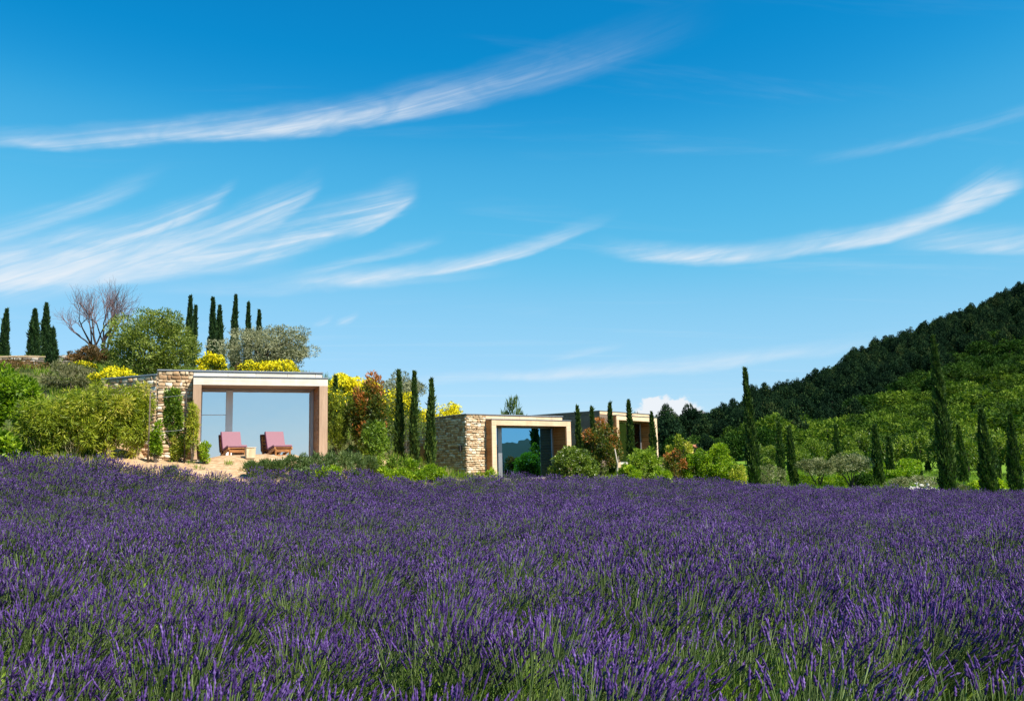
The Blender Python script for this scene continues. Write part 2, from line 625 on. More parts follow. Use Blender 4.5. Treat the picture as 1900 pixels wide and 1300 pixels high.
LEAF = {
    'cypress': foliage('cypress foliage', [(0, (.013, .033, .008)), (.5, (.042, .085, .015)), (1, (.13, .19, .030))], 0.15, 0.6, 0.25),
    'cypressfar': foliage('dark cypress foliage', [(0, (.010, .030, .010)), (.6, (.024, .060, .016)), (1, (.055, .105, .024))], 0.12, 0.6, 0.25),
    'green': foliage('fresh green leaves', [(0, (.045, .095, .010)), (.5, (.15, .24, .020)), (1, (.33, .43, .040))], 0.35),
    'lime': foliage('lime green leaves', [(0, (.085, .17, .008)), (.5, (.22, .34, .012)), (1, (.42, .52, .025))], 0.4),
    'tree': foliage('mid green tree leaves', [(0, (.070, .11, .014)), (.5, (.19, .24, .032)), (1, (.36, .40, .080))], 0.3),
    'bamboo': foliage('yellowish bamboo leaves', [(0, (.075, .11, .008)), (.45, (.24, .30, .018)), (.8, (.45, .46, .035)), (1, (.64, .54, .11))], 0.35),
    'olive': foliage('silvery olive leaves', [(0, (.11, .12, .055)), (.5, (.25, .255, .13)), (1, (.44, .44, .27))], 0.2, 0.55, 0.3, (1, 1.1, .7)),
    'olivebrown': foliage('dusty olive leaves', [(0, (.085, .10, .032)), (.5, (.21, .225, .085)), (.8, (.31, .32, .15)), (1, (.43, .42, .26))], 0.2, 0.55, 0.3, (1, 1.1, .7)),
    'photinia': foliage('green to red young leaves', [(0, (.035, .065, .010)), (.4, (.095, .135, .014)), (.66, (.21, .15, .018)), (.85, (.36, .115, .022)), (1, (.52, .19, .05))], 0.3),
    'broom': foliage('broom stems', [(0, (.050, .080, .010)), (.6, (.14, .20, .016)), (1, (.26, .31, .028))], 0.3),
    'yellow': foliage('yellow broom flowers', [(0, (.62, .50, .006)), (.5, (.84, .73, .010)), (1, (.95, .88, .03))], 0.3, 0.6, 0.2, (1.1, 1.0, .5)),
    'clipped': foliage('glossy clipped leaves', [(0, (.040, .070, .008)), (.5, (.12, .18, .016)), (1, (.28, .36, .045))], 0.25, 0.35, 0.5),
    'greybush': foliage('grey green twiggy leaves', [(0, (.070, .080, .030)), (.5, (.16, .165, .065)), (1, (.28, .25, .13))], 0.2),
    'rust': foliage('rusty brown leaves', [(0, (.060, .050, .018)), (.5, (.15, .09, .030)), (1, (.28, .14, .050))], 0.25),
    'pine': foliage('pine needles', [(0, (.008, .022, .011)), (.5, (.016, .040, .016)), (.85, (.034, .066, .020)), (1, (.065, .085, .028))], 0.1, 0.8, 0.04, (1, 1.1, .8), .55),
    'oak': foliage('hillside leaves', [(0, (.022, .052, .006)), (.5, (.070, .130, .011)), (1, (.17, .24, .022))], 0.25, 0.7, 0.12, (1.15, 1.25, .6), .6),
    'oakdark': foliage('dark hillside leaves', [(0, (.012, .036, .007)), (.5, (.030, .075, .010)), (1, (.070, .13, .018))], 0.2, 0.75, 0.08, (1.15, 1.25, .6), .5),
    'orchard': foliage('orchard leaves', [(0, (.050, .095, .010)), (.5, (.13, .20, .018)), (1, (.25, .32, .030))], 0.3),
    'herb': foliage('grey green herb leaves', [(0, (.045, .080, .020)), (.5, (.105, .16, .040)), (1, (.20, .26, .085))], 0.3),
    'straw': foliage('straw and dry leaves', [(0, (.25, .18, .06)), (.5, (.42, .33, .13)), (1, (.58, .50, .26))], 0.3),
}

# ------------------------------------------------------------------ terrain
def zc(px, py, Y, dz=0.0):
    p = at(px, py, Y)
    return (p.x, p.y, p.z + dz)


LAV_H = 0.53
EDGE = [(-900, 24), (-400, 24), (0, 24), (240, 24.5), (475, 25.5), (720, 30), (950, 35), (1200, 37), (1400, 38), (1650, 39), (1900, 40), (2400, 42), (3000, 44)]
EDGE_Y = {-900: 800, -400: 826, 0: 848, 240: 860, 475: 876, 720: 887, 950: 881, 1200: 889, 1400: 901, 1650: 909, 1900: 915, 2400: 932, 3000: 950}
CP = [(0, 0, 0), (-8, 4, .12), (8, 4, -.12), (0, -25, 0), (-40, -25, .5), (40, -25, -.5), (0, 8, 0.0), (-9, 13, .35), (9, 13, -.22), (0, 20, .02),
      (-400, -400, -6), (400, -400, -8), (0, -600, -8), (-600, 200, 6), (-300, 300, 6), (0, 500, 0), (-200, 100, 9), (60, 0, -1.6), (120, -10, -3.5), (250, -20, -6), (90, 30, -2.4), (150, 40, -3.5)]
for px_, Y_ in EDGE:
    CP.append(zc(px_, EDGE_Y[px_], Y_, -LAV_H))
H1_LOC = at(289, 854, 29.6)
H2_LOC = at(865, 767, 41.0) - Vector((0, 0, 3.12))
H3_LOC = at(1112, 761, 52.0) - Vector((0, 0, 3.12))
F1, F2, F3 = H1_LOC.z, H2_LOC.z, H3_LOC.z
H1_ROT, H2_ROT, H3_ROT = R(20.5), R(38), R(52)
CP += [(*at(px_, 850, Y_).xy, F1 - 0.03) for px_, Y_ in ((330, 28.6), (420, 28.3), (520, 29.2), (600, 30.6), (640, 32))]
CP += [zc(*t) for t in (
    (40, 852, 26.5), (150, 853, 27), (240, 853, 27.6), (-200, 840, 27),
    (60, 730, 36), (150, 725, 36), (-300, 720, 36), (60, 678, 43), (-400, 678, 43), (60, 690, 60), (400, 690, 62), (-500, 690, 60), (195, 668, 45),
    (285, 702, 40), (490, 700, 43), (400, 692, 41), (580, 706, 42), (650, 745, 42), (680, 745, 54), (730, 770, 52), (820, 790, 56), (700, 842, 35.5), (660, 842, 34),
    (740, 846, 37.5), (800, 872, 36.5), (700, 872, 32.5), (900, 800, 62), (980, 810, 66), (560, 722, 66),
    (1120, 893, 43), (1250, 893, 45), (1400, 897, 47), (1550, 902, 50), (1700, 905, 50), (1900, 910, 52), (2300, 925, 54),
    (1400, 878, 70), (1650, 876, 75), (1900, 880, 80), (1300, 866, 90), (1050, 864, 120), (1100, 864, 170), (700, 868, 160),
    (1200, 852, 115), (1200, 818, 150), (1400, 843, 110), (1400, 763, 190), (1600, 838, 105), (1600, 775, 150), (1600, 675, 225),
    (1750, 838, 102), (1750, 742, 150), (1750, 619, 245), (1900, 838, 100), (1900, 716, 150), (1900, 554, 260), (2250, 830, 100), (2250, 670, 150), (2250, 440, 285), (2700, 640, 150), (2700, 330, 300))]
for v_ in (-1, 2, 4.5, 7, 9.5):
    CP.append((H2_LOC.x + math.cos(H2_ROT) * -1.2 - math.sin(H2_ROT) * v_, H2_LOC.y + math.sin(H2_ROT) * -1.2 + math.cos(H2_ROT) * v_, F2 - .05))
for px_, py_, Y_ in ((1200, 818, 150), (1400, 763, 190), (1600, 675, 225), (1750, 619, 245), (1900, 554, 260), (2250, 440, 285)):
    p_ = at(px_, py_, Y_)
    CP.append((p_.x * 1.3, Y_ * 1.3, p_.z - 9))
CP = np.array(CP, float)


def _rbf():
    n = len(CP)
    D = np.hypot(CP[:, None, 0] - CP[None, :, 0], CP[:, None, 1] - CP[None, :, 1])
    D = np.sqrt(D * D + 1.5 ** 2)
    A = np.zeros((n + 1, n + 1))
    A[:n, :n] = D
    A[:n, n] = A[n, :n] = 1
    return np.linalg.solve(A, np.concatenate([CP[:, 2], [0]]))


RW = _rbf()
HOUSES = []          # (loc, rot, u0, u1, v0, v1, floor)


def terrain(x, y, flat=True):
    x = np.asarray(x, float)
    y = np.asarray(y, float)
    sh = x.shape
    x, y = x.ravel(), y.ravel()
    D = np.sqrt((x[:, None] - CP[None, :, 0]) ** 2 + (y[:, None] - CP[None, :, 1]) ** 2 + 1.5 ** 2)
    z = D @ RW[:-1] + RW[-1]
    r = np.hypot(x, y)
    f = np.clip((r - 420) / 500, 0, 1)
    z = z * (1 - f) + (-6) * f
    if flat:
        for loc, rot, u0, u1, v0, v1, fl in HOUSES:
            c, s = math.cos(rot), math.sin(rot)
            u = (x - loc.x) * c + (y - loc.y) * s
            v = -(x - loc.x) * s + (y - loc.y) * c
            inside = (u > u0) & (u < u1) & (v > v0) & (v < v1)
            z = np.where(inside, np.minimum(z, fl - 0.12), z)
    return z.reshape(sh)


HOUSES += [(H1_LOC, H1_ROT, -0.5, 7.0, -1.3, 3.6, F1), (H2_LOC, H2_ROT, -0.5, 7.2, -1.6, 3.6, F2), (H2_LOC, H2_ROT, -2.2, .3, -1.6, 9.6, F2 + .1), (H3_LOC, H3_ROT, -0.5, 7.2, -1.6, 3.6, F3)]
EX = np.array([at(px_, EDGE_Y[px_], Y_).x for px_, Y_ in EDGE])
EYV = np.array([Y_ for _, Y_ in EDGE], float)


def edge_y(x):
    return np.interp(x, EX, EYV)


def axis(lo, hi, step, far, growth=1.14):
    a = list(np.arange(lo, hi + step * .5, step))
    s = step
    while a[-1] < far:
        s *= growth
        a.append(a[-1] + s)
    s = step
    b = [a[0]]
    while b[-1] > -far:
        s *= growth
        b.append(b[-1] - s)
    return np.array(b[:0:-1] + a)


gx = axis(-26, 40, 0.45, 4000, 1.09)
gy = axis(-2, 62, 0.45, 4000, 1.09)
XX, YY = np.meshgrid(gx, gy)
ZZ = terrain(XX, YY)
near = np.clip(1 - np.hypot(XX, YY) / 80, 0, 1)
ZZ = ZZ + RNG.normal(0, 0.018, ZZ.shape) * near
nxg, nyg = len(gx), len(gy)
ii = np.arange(nxg * nyg).reshape(nyg, nxg)
FQ = np.stack([ii[:-1, :-1], ii[:-1, 1:], ii[1:, 1:], ii[1:, :-1]], -1).reshape(-1, 4)
ed = edge_y(XX)
pxg, pyg = project(XX, np.maximum(YY, 1.0), ZZ)
sand = ((YY > ed - 0.6) & (YY < ed + 7) & (pxg > 190) & (pxg < 800)).astype(float)
lawn = ((YY > ed) & (pxg > 1340)).astype(float)
field = (YY < ed + 0.3).astype(float)

m_, q = new_mat('ground')
geo = q.n('ShaderNodeNewGeometry')
n1 = q.noise(geo.outputs['Position'], 0.7, 6, 0.65)
n2 = q.noise(geo.outputs['Position'], 6.0, 4, 0.6)
scrub = ramp(q, n1, [(.3, (.045, .060, .018)), (.5, (.10, .11, .035)), (.7, (.20, .16, .080))])
sandc = ramp(q, n2, [(.3, (.30, .17, .09)), (.5, (.46, .30, .17)), (.7, (.56, .40, .25))])
lawnc = ramp(q, n2, [(.3, (.075, .15, .018)), (.7, (.19, .31, .030))])
fieldc = ramp(q, n2, [(.3, (.020, .030, .012)), (.7, (.060, .060, .030))])
c = q.mixc(attr(q, 'sand'), scrub, sandc)
c = q.mixc(attr(q, 'lawn'), c, lawnc)
c = q.mixc(attr(q, 'field'), c, fieldc)
M['ground'] = finish(m_, q, principled(q, c, 0.95, 0.1, 0, bump_n(q, n2, 0.6, 0.06)))
struct('ground', mesh_np('ground', np.stack([XX, YY, ZZ], -1).reshape(-1, 3), [FQ], {'sand': sand.ravel(), 'lawn': lawn.ravel(), 'field': field.ravel()}, [M['ground']], smooth=True))

# ------------------------------------------------------------------ houses
def rubble(bag, w, h, z0, org, ud, nd, rng, course=(.06, .16), wid=(.09, .30), proud=(.01, .06), gap=.012, mi=0):
    """irregular courses of separate stones on a wall face; ud along the face, nd outward"""
    org, ud, nd = np.array(org, float), np.array(ud, float), np.array(nd, float)
    up = np.array([0, 0, 1.0])
    z = z0
    while z < h - 0.03:
        ch = min(rng.uniform(*course), h - z)
        if h - z - ch < 0.06:
            ch = h - z
        u = 0.0
        while u < w - 0.02:
            cw = min(rng.uniform(*wid) * (0.8 + ch * 2), w - u)
            if w - u - cw < 0.08:
                cw = w - u
            j = lambda: rng.uniform(-.03, .03)
            c = [(u + gap, z + gap), (u + cw - gap, z + gap), (u + cw - gap, z + ch - gap), (u + gap, z + ch - gap)]
            d = rng.uniform(*proud)
            out = [(a + j() * .7, b + j() * .7) for a, b in c]
            k = min(cw, ch) * .16
            ins = [(out[0][0] + k, out[0][1] + k), (out[1][0] - k, out[1][1] + k), (out[2][0] - k, out[2][1] - k), (out[3][0] + k, out[3][1] - k)]
            V = [org + ud * a + up * b - nd * .01 for a, b in out]
            V += [org + ud * a + up * b + nd * (d * .6) for a, b in out]
            V += [org + ud * a + up * b + nd * (d + rng.uniform(-.008, .008)) for a, b in ins]
            F = [(8, 9, 10, 11)]
            for i in range(4):
                i2 = (i + 1) % 4
                F += [(i, i2, 4 + i2, 4 + i), (4 + i, 4 + i2, 8 + i2, 8 + i)]
            bag.add(V, F, np.clip(rng.normal(.52, .30), 0, 1), mi)
            u += cw
        z += ch


def boards(parent, name, along, a0, a1, z0, z1, place, thick, mat, step=.145, gap=.008):
    """horizontal boards, each an object; place(a0,a1,z0,z1) -> box bounds"""
    n = max(1, round((z1 - z0) / step))
    hgt = (z1 - z0) / n
    me = None
    for i in range(n):
        if me is None:
            me = box_mesh(name, *place(0, hgt - gap), mat, 0.004, 1)
        part(name, me, parent, (0, 0, z0 + i * hgt))


WS, WF, HF, HR, PR, RC = 1.13, 5.05, 2.87, 3.12, 0.5, 0.55


def house(name, label, loc, rot, side='stone', depth=4.2, glass='glass', seed=1, WF=WF, RC=RC):
    rng = np.random.default_rng(seed)
    h = thing(name, label, 'house', loc, rot)
    B = lambda nm, b, mat, bev=0.0, par=None: part(nm, box_mesh(nm, *b, M[mat], bev, 1), par or h)
    R0, R1 = WS, WS + WF
    fas = 'fascia' if name == 'garden_house' else 'peach'
    # pier and side wall
    core = B('wall', (0.0, WS - .005, 0.0, depth, -1.0, HR - .045), 'mortar' if side == 'stone' else 'greywood')
    if side == 'stone':
        bag = Bag()
        rubble(bag, WS, HR - .05, -1.0, (0, 0, 0), (1, 0, 0), (0, -1, 0), rng)
        rubble(bag, depth, HR - .05, -1.0, (0, depth, 0), (0, -1, 0), (-1, 0, 0), rng)
        part('stonework', bag.mesh('stonework', [M['stone']]), core, kind='stuff', label='rubble stones of golden limestone')
    else:
        boards(core, 'cladding_board', 'v', 0, depth, -0.4, HR - .24, lambda a, b: (-.03, -.001, .0, depth, a, b), .03, M['greywood'], .17)
        boards(core, 'cladding_board', 'u', 0, WS, -0.4, HR - .24, lambda a, b: (-.03, WS - .01, -.03, -.001, a, b), .03, M['greywood'], .17)
        B('roof_fascia_board', (-.035, -.001, -.035, depth, HR - .235, HR - .045), 'greywood', .004)
    # room behind the glass
    B('back_wall', (WS, R1, RC + 2.4, RC + 2.55, -.6, HR - .3), 'inner')
    B('side_wall', (R1 - .2, R1 - .002, .02, depth, -1.0, HR - .30), 'greywood')
    B('floor', (WS + .002, R1 - .21, -PR - .3 if name == 'garden_house' else RC - .05, RC + 2.39, -.6, -.02), 'floor')
    # roof
    rf = B('roof', (WS + .002, R1 - .12, .03, depth, HR - .25, HR - .046), 'greywood')
    u = WS if side == 'stone' else -.02
    seg = [1.15, .95, 1.1, 1.0, 1.2, 2.0]
    for w_ in seg:
        u2 = min(u + w_, R1 - .14)
        if u2 - u < .1:
            break
        B('roof_fascia_board', (u + .004, u2 - .004, -.03 if side != 'stone' else -.012, .028, HR - .225, HR - .047), fas, .004, rf)
        u = u2
    B('coping', (-.05, R1 - .10, -.055, depth + .05, HR - .043, HR), 'zinc', .006, rf)
    # portal frame standing proud of the wall
    v0, v1 = -PR, RC
    lin = B('lintel', (R0, R1, v0, v0 + .08, HF - .31, HF - .035), fas, .006)
    B('frame_cap', (R0 - .02, R1 + .02, v0 - .03, .0, HF - .032, HF), 'zinc', .004, lin)
    B('soffit', (R0 + .002, R1 - .002, v0 + .083, v1 + .1, HF - .30, HF - .04), 'post', .0)
    for k, (a, b) in enumerate(((R0, R0 + .27), (R1 - .30, R1))):
        po = B('frame_post', (a, b, v0 + .002, v1 + .1, -.6, HF - .312), 'post' if name == 'garden_house' else 'peach', .006)
        if k == 0:
            boards(po, 'cladding_board', 'v', 0, 1, -.2, HF - .05, lambda p0, p1: (a - .02, a - .001, v0 + .05, -.06, p0, p1), .02, M['cedar'])
        else:
            boards(po, 'cladding_board', 'v', 0, 1, .0, HF - .33, lambda p0, p1: (a - .022, a - .001, v0 + .06, v1 - .02, p0, p1), .02, M['cedar'])
    # glazing
    a, b, zt = R0 + .272, R1 - .324, HF - .305
    al = 'whitealu' if name == 'garden_house' else 'alu'
    wf_ = B('window_frame', (a, b, v1, v1 + .06, zt - .07, zt), 'alu', .004)
    B('sill', (a, b, v1, v1 + .06, -.02, .035), 'alu', .004, wf_)
    dw = .86
    B('mullion', (a + dw, a + dw + .24, v1 - .02, v1 + .07, .036, zt - .071), al, .006, wf_)
    B('jamb', (b - .10, b - .001, v1 - .01, v1 + .06, .036, zt - .071), 'alu', .004, wf_)
    B('jamb', (a + .001, a + .05, v1 - .01, v1 + .06, .036, zt - .071), al, .004, wf_)
    d_ = B('sliding_door', (a + .052, a + dw - .002, v1 + .025, v1 + .037, .036, zt - .072), glass)
    B('door_rail', (a + .052, a + dw - .002, v1 - .004, v1 + .022, 1.60, 1.622), 'whitealu', .003, d_)
    B('window_pane', (a + dw + .242, b - .102, v1 + .025, v1 + .037, .036, zt - .072), glass)
    return h


h1 = house('garden_house', 'stone and timber house with wide window behind the two mauve loungers', H1_LOC, H1_ROT, 'stone', 3.4, 'glass', 3, 4.58, .85)
# splayed return wall at the left of the first house
core = part('return_wall', box_mesh('return_wall', 0, 2.6, 0, .4, -1.0, HR - .20, M['mortar']), h1, (.22, .31, 0), (0, 0, R(136)))
bag = Bag()
rubble(bag, 2.6, HR - .21, -1.0, (2.6, .4, 0), (-1, 0, 0), (0, 1, 0), np.random.default_rng(21))
part('stonework', bag.mesh('stonework', [M['stone']]), core, kind='stuff')
part('coping', box_mesh('coping', -.03, 2.6, -.04, .45, HR - .195, HR - .15, M['zinc'], .005, 1), core)

h2 = house('stone_house', 'rubble stone house with pale timber portal and blue reflecting window', H2_LOC, H2_ROT, 'stone', 3.0, 'glassblue', 5)
# lower wing of the second house, going back from its side wall, with two orange doors
wing = part('wing_wall', box_mesh('wing_wall', .12, .55, 3.06, 9.5, -1.2, HR - .24, M['mortar']), h2)
bag = Bag()
rubble(bag, 6.4, HR - .25, -1.2, (.12, 9.46, 0), (0, -1, 0), (-1, 0, 0), np.random.default_rng(8))
part('stonework', bag.mesh('stonework', [M['stone']]), wing, kind='stuff')
part('coping', box_mesh('coping', .04, .6, 3.06, 9.55, HR - .236, HR - .19, M['zinc'], .005, 1), wing)
for v_, w_, zt_ in ((3.75, .95, 1.75), (6.2, 1.0, 1.75)):
    d_ = part('door', box_mesh('door', .02, .115, v_, v_ + w_, -1.0, zt_, M['cedar'], .006, 1), wing)
    me_ = box_mesh('door_board', -.005, .019, v_ + .03, v_ + .03 + .2, -.95, zt_ - .06, M['cedar'], .004, 1)
    for i in range(4):
        part('door_board', me_, d_, (0, i * (w_ - .06) / 4, 0))
sc = part('wall_lamp', box_mesh('wall_lamp', -.16, -.03, .34, .46, 1.35, 1.62, M['darkmetal'], .015, 2), h2, label='small dark wall lamp')
part('lamp_bracket', box_mesh('lamp_bracket', -.05, .0, .37, .43, 1.44, 1.54, M['darkmetal'], .004, 1), sc)

h3 = house('timber_house', 'timber clad house farthest right, half hidden behind red tipped shrub', H3_LOC, H3_ROT, 'wood', 5.6, 'glassdark', 9)

# paved terrace before the first house
c_, s_ = math.cos(H1_ROT), math.sin(H1_ROT)
tp = struct('terrace', box_mesh('terrace', 1.3, WS + 4.0, -2.0, -PR - .302, -.35, -.045, M['floor'], .02, 1), 'pale paved terrace before the first house')
tp.location = H1_LOC
tp.rotation_euler = (0, 0, H1_ROT)


# ------------------------------------------------------------------ terrace furniture
def lounge_chair(label, loc, rotz):
    t = thing('lounge_chair', label, 'lounge chair', loc, rotz, 'mauve loungers on the terrace')
    w = .34
    back_tilt = R(-25)
    # cushions
    bk = part('back_cushion', box_mesh('back_cushion', -w + .01, w - .01, -.038, .038, 0, .70, M['cushion'], .025, 3), t, (0, .24, .33), (back_tilt, 0, 0))
    st = part('seat_cushion', box_mesh('seat_cushion', -w + .01, w - .01, -.66, .0, -.038, .038, M['cushion'], .025, 3), t, (0, .22, .345), (R(-9), 0, 0))
    part('piping', box_mesh('piping', -w + .006, w - .006, -.668, .006, -.05, -.022, M['piping'], .01, 2), st)
    part('piping', box_mesh('piping', -w - .002, -w + .022, -.05, .05, .02, .69, M['piping'], .008, 2), bk)
    # teak frame: two long rails falling to the rear, legs, slats
    for sx in (-1, 1):
        x0 = sx * (w - .04)
        P0, P1 = np.array([x0, .72, .05]), np.array([x0, -.50, .36])
        L = np.linalg.norm(P1 - P0)
        ang = math.atan2(P1[2] - P0[2], -(P1[1] - P0[1]))
        part('side_rail', box_mesh('side_rail', -.022, .022, -L, 0, -.045, .045, M['teak'], .008, 1), t, tuple(P0), (-ang, 0, 0))
        part('front_leg', box_mesh('front_leg', -.025, .025, -.035, .035, 0, .33, M['teak'], .008, 1), t, (x0 - sx * .048, -.40, 0), (R(6), 0, 0))
        part('rear_leg', box_mesh('rear_leg', -.025, .025, -.035, .035, 0, .22, M['teak'], .008, 1), t, (x0 - sx * .048, .22, 0))
        part('back_post', box_mesh('back_post', -.02, .02, .05, .085, -.02, .66, M['teak'], .006, 1), t, (x0 - sx * .05, .24, .33), (back_tilt, 0, 0))
    me_ = box_mesh('seat_slat', -w + .02, w - .02, -.035, .035, -.012, .012, M['teak'], .004, 1)
    for i in range(6):
        y_ = .16 - i * .118
        part('seat_slat', me_, t, (0, y_, .345 - .075 + (.22 - y_) * .158), (R(-9), 0, 0))
    me_ = box_mesh('back_slat', -w + .05, w - .05, .05, .07, -.035, .035, M['teak'], .004, 1)
    for i in range(5):
        s = .08 + i * .135
        part('back_slat', me_, t, (0, .24 + math.sin(-back_tilt) * s, .33 + math.cos(back_tilt) * s), (back_tilt, 0, 0))
    part('front_rail', box_mesh('front_rail', -w + .07, w - .07, -.02, .02, -.05, .04, M['teak'], .006, 1), t, (0, -.43, .27))
    part('stretcher', box_mesh('stretcher', -w + .07, w - .07, -.015, .015, -.02, .02, M['teak'], .006, 1), t, (0, -.405, .10))
    return t


def on_terrace(px, py, Y):
    p = at(px, py, Y)
    return Vector((p.x, p.y, F1 - .02))


lounge_chair('mauve cushioned lounger beside the pale wooden block', on_terrace(434, 850, 29.8), R(32))
lounge_chair('mauve cushioned lounger in the middle of the window, right of the other', on_terrace(517, 850, 30.4), R(34))

bm = bmesh.new()
bmesh.ops.create_cube(bm, size=1.0)
for v in bm.verts:
    v.co.x *= .30 + random.uniform(-.02, .02)
    v.co.y *= .28 + random.uniform(-.02, .02)
    v.co.z = (v.co.z + .5) * .34 + (random.uniform(-.012, .012) if v.co.z > 0 else 0)
bmesh.ops.bevel(bm, geom=bm.edges[:], offset=.018, segments=2, affect='EDGES', profile=.6)
me = bpy.data.meshes.new('wooden_block')
bm.to_mesh(me)
bm.free()
me.materials.append(M['block'])
t = thing('wooden_block', 'pale sawn wooden block used as side table between the loungers', 'side table', on_terrace(464, 849, 28.6), R(30))
part('block', me, t)
part('top_plate', box_mesh('top_plate', -.165, .165, -.155, .155, .342, .362, M['block'], .006, 2), t)


def pot(label, loc, r, h, plant=None):
    prof = [(0.72, 0), (.80, .05), (.97, .75), (1.0, .90), (1.06, .92), (1.06, 1.0), (.94, 1.0), (.92, .9), (0.0, .88)]
    n = 20
    V, F = [], []
    for a, b in prof:
        for k in range(n):
            V.append((a * r * math.cos(k * 2 * math.pi / n), a * r * math.sin(k * 2 * math.pi / n), b * h))
    for i in range(len(prof) - 1):
        for k in range(n):
            F.append((i * n + k, i * n + (k + 1) % n, (i + 1) * n + (k + 1) % n, (i + 1) * n + k))
    t = thing('plant_pot', label, 'plant pot', loc)
    part('pot', mesh_np('pot', V, [np.array(F)], None, [M['pot']], smooth=True), t)
    me_ = mesh_np('soil', [(.9 * r * math.cos(k * 2 * math.pi / n), .9 * r * math.sin(k * 2 * math.pi / n), .9 * h) for k in range(n)], [np.array([list(range(n))])], None, [M['darkbark']])
    part('soil', me_, t)
    return t


pot('empty brown pot at the window behind the left lounger', on_terrace(442, 848, 29.7), .20, .44)
pot('brown pot at the foot of the left post of the window', on_terrace(374, 850, 28.3), .17, .46)

# ------------------------------------------------------------------ plants
def unit(v):
    return v / (np.linalg.norm(v, axis=-1, keepdims=True) + 1e-9)


def leaf_quads(P, A, L, W, rng):
    """diamond-shaped leaf blades at P along A"""
    n = len(P)
    A = unit(A)
    Bv = unit(np.cross(A, unit(rng.normal(size=(n, 3)))))
    Cv = np.cross(A, Bv)
    L = np.broadcast_to(L, (n,))[:, None] * rng.uniform(.65, 1.25, (n, 1))
    W = np.broadcast_to(W, (n,))[:, None] * rng.uniform(.7, 1.2, (n, 1))
    V = np.stack([P, P + A * L * .45 + Bv * W * .5 + Cv * W * .12, P + A * L, P + A * L * .45 - Bv * W * .5 + Cv * W * .12], 1)
    F = np.arange(4 * n).reshape(n, 4)
    return V.reshape(-1, 3), F


def rand_dirs(rng, n, zmin=-1.0):
    z = rng.uniform(zmin, 1, n)
    a = rng.uniform(0, 2 * np.pi, n)
    r = np.sqrt(1 - z * z)
    return np.stack([r * np.cos(a), r * np.sin(a), z], -1)


def crown(rng, rx, ry, z0, z1, n, L, W, nclump=40, cr=.28, up=.3, out=.8, tone=(.5, .16), leaf_sd=.16, top=0.0, inner=.5, zmin=-.75, box=0.0, cut=None):
    """leaves in uneven clumps spread through a crown; returns V,F,tone and clump centres"""
    rz = (z1 - z0) / 2
    d = rand_dirs(rng, nclump, zmin)
    rho = rng.uniform(inner, 1.0, nclump) ** .7
    if box > 0:                                   # squarer, hedge-like body
        m_ = np.max(np.abs(d), axis=1, keepdims=True)
        d = d / (m_ * box + (1 - box))
    cen = d * rho[:, None] * (1 - cr * .75) * rng.uniform(.86, 1.1, (nclump, 1))
    crs = cr * rng.uniform(.6, 1.25, nclump)
    ctone = rng.normal(tone[0], tone[1], nclump)
    k = rng.choice(nclump, n, p=crs ** 2 / np.sum(crs ** 2))
    ld = rand_dirs(rng, n)
    lr = rng.uniform(.35, 1.0, n) ** .5
    P = cen[k] + ld * (lr * crs[k])[:, None]
    ax = ld * out + rng.normal(0, .35, (n, 3))
    ax[:, 2] += up
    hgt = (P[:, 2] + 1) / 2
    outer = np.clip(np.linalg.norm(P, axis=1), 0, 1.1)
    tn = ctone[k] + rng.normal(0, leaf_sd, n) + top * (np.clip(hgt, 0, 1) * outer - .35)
    sc = np.array([rx, ry, rz])
    Pw = P * sc + np.array([0, 0, z0 + rz])
    if cut is not None:
        keep = Pw[:, 2] > cut
        Pw, ax, tn = Pw[keep], ax[keep], tn[keep]
    V, F = leaf_quads(Pw, ax, L, W, rng)
    return V, F, np.repeat(np.clip(tn, 0, 1), 4), cen * sc + np.array([0, 0, z0 + rz])


def ground_at(px, py, Y):
    p = at(px, py, Y)
    z = float(terrain(np.array([p.x]), np.array([Y]))[0])
    return Vector((p.x, Y, z)), p.z - z


def stems_mesh(name, base_z, targets, r, mat, rng, trunk_top=0.0, trunk_r=None, sides=5):
    bag = Bag()
    root = np.array([0, 0, base_z])
    if trunk_top > 0:
        P = np.linspace(root, [rng.normal(0, .05) * trunk_top, rng.normal(0, .05) * trunk_top, trunk_top], 5)
        P[1:-1, :2] += rng.normal(0, .035, (3, 2)) * trunk_top
        bag.add(*tube_vf(P, np.linspace(trunk_r * 1.25, trunk_r * .8, 5), 8))
        root = P[-1] - np.array([0, 0, .05 * trunk_top])
    for t_ in targets:
        mid = (root + t_) / 2 + rng.normal(0, .06, 3) * np.linalg.norm(t_ - root)
        q1 = (root * .75 + t_ * .25) * .5 + mid * .5
        s0 = root + rng.normal(0, r * .5, 3) * (trunk_top <= 0)
        bag.add(*tube_vf(np.array([s0, q1, mid, t_]), np.array([r, r * .75, r * .5, r * .2]), sides))
    return bag.mesh(name, [M[mat]], True)


SEED = [100]


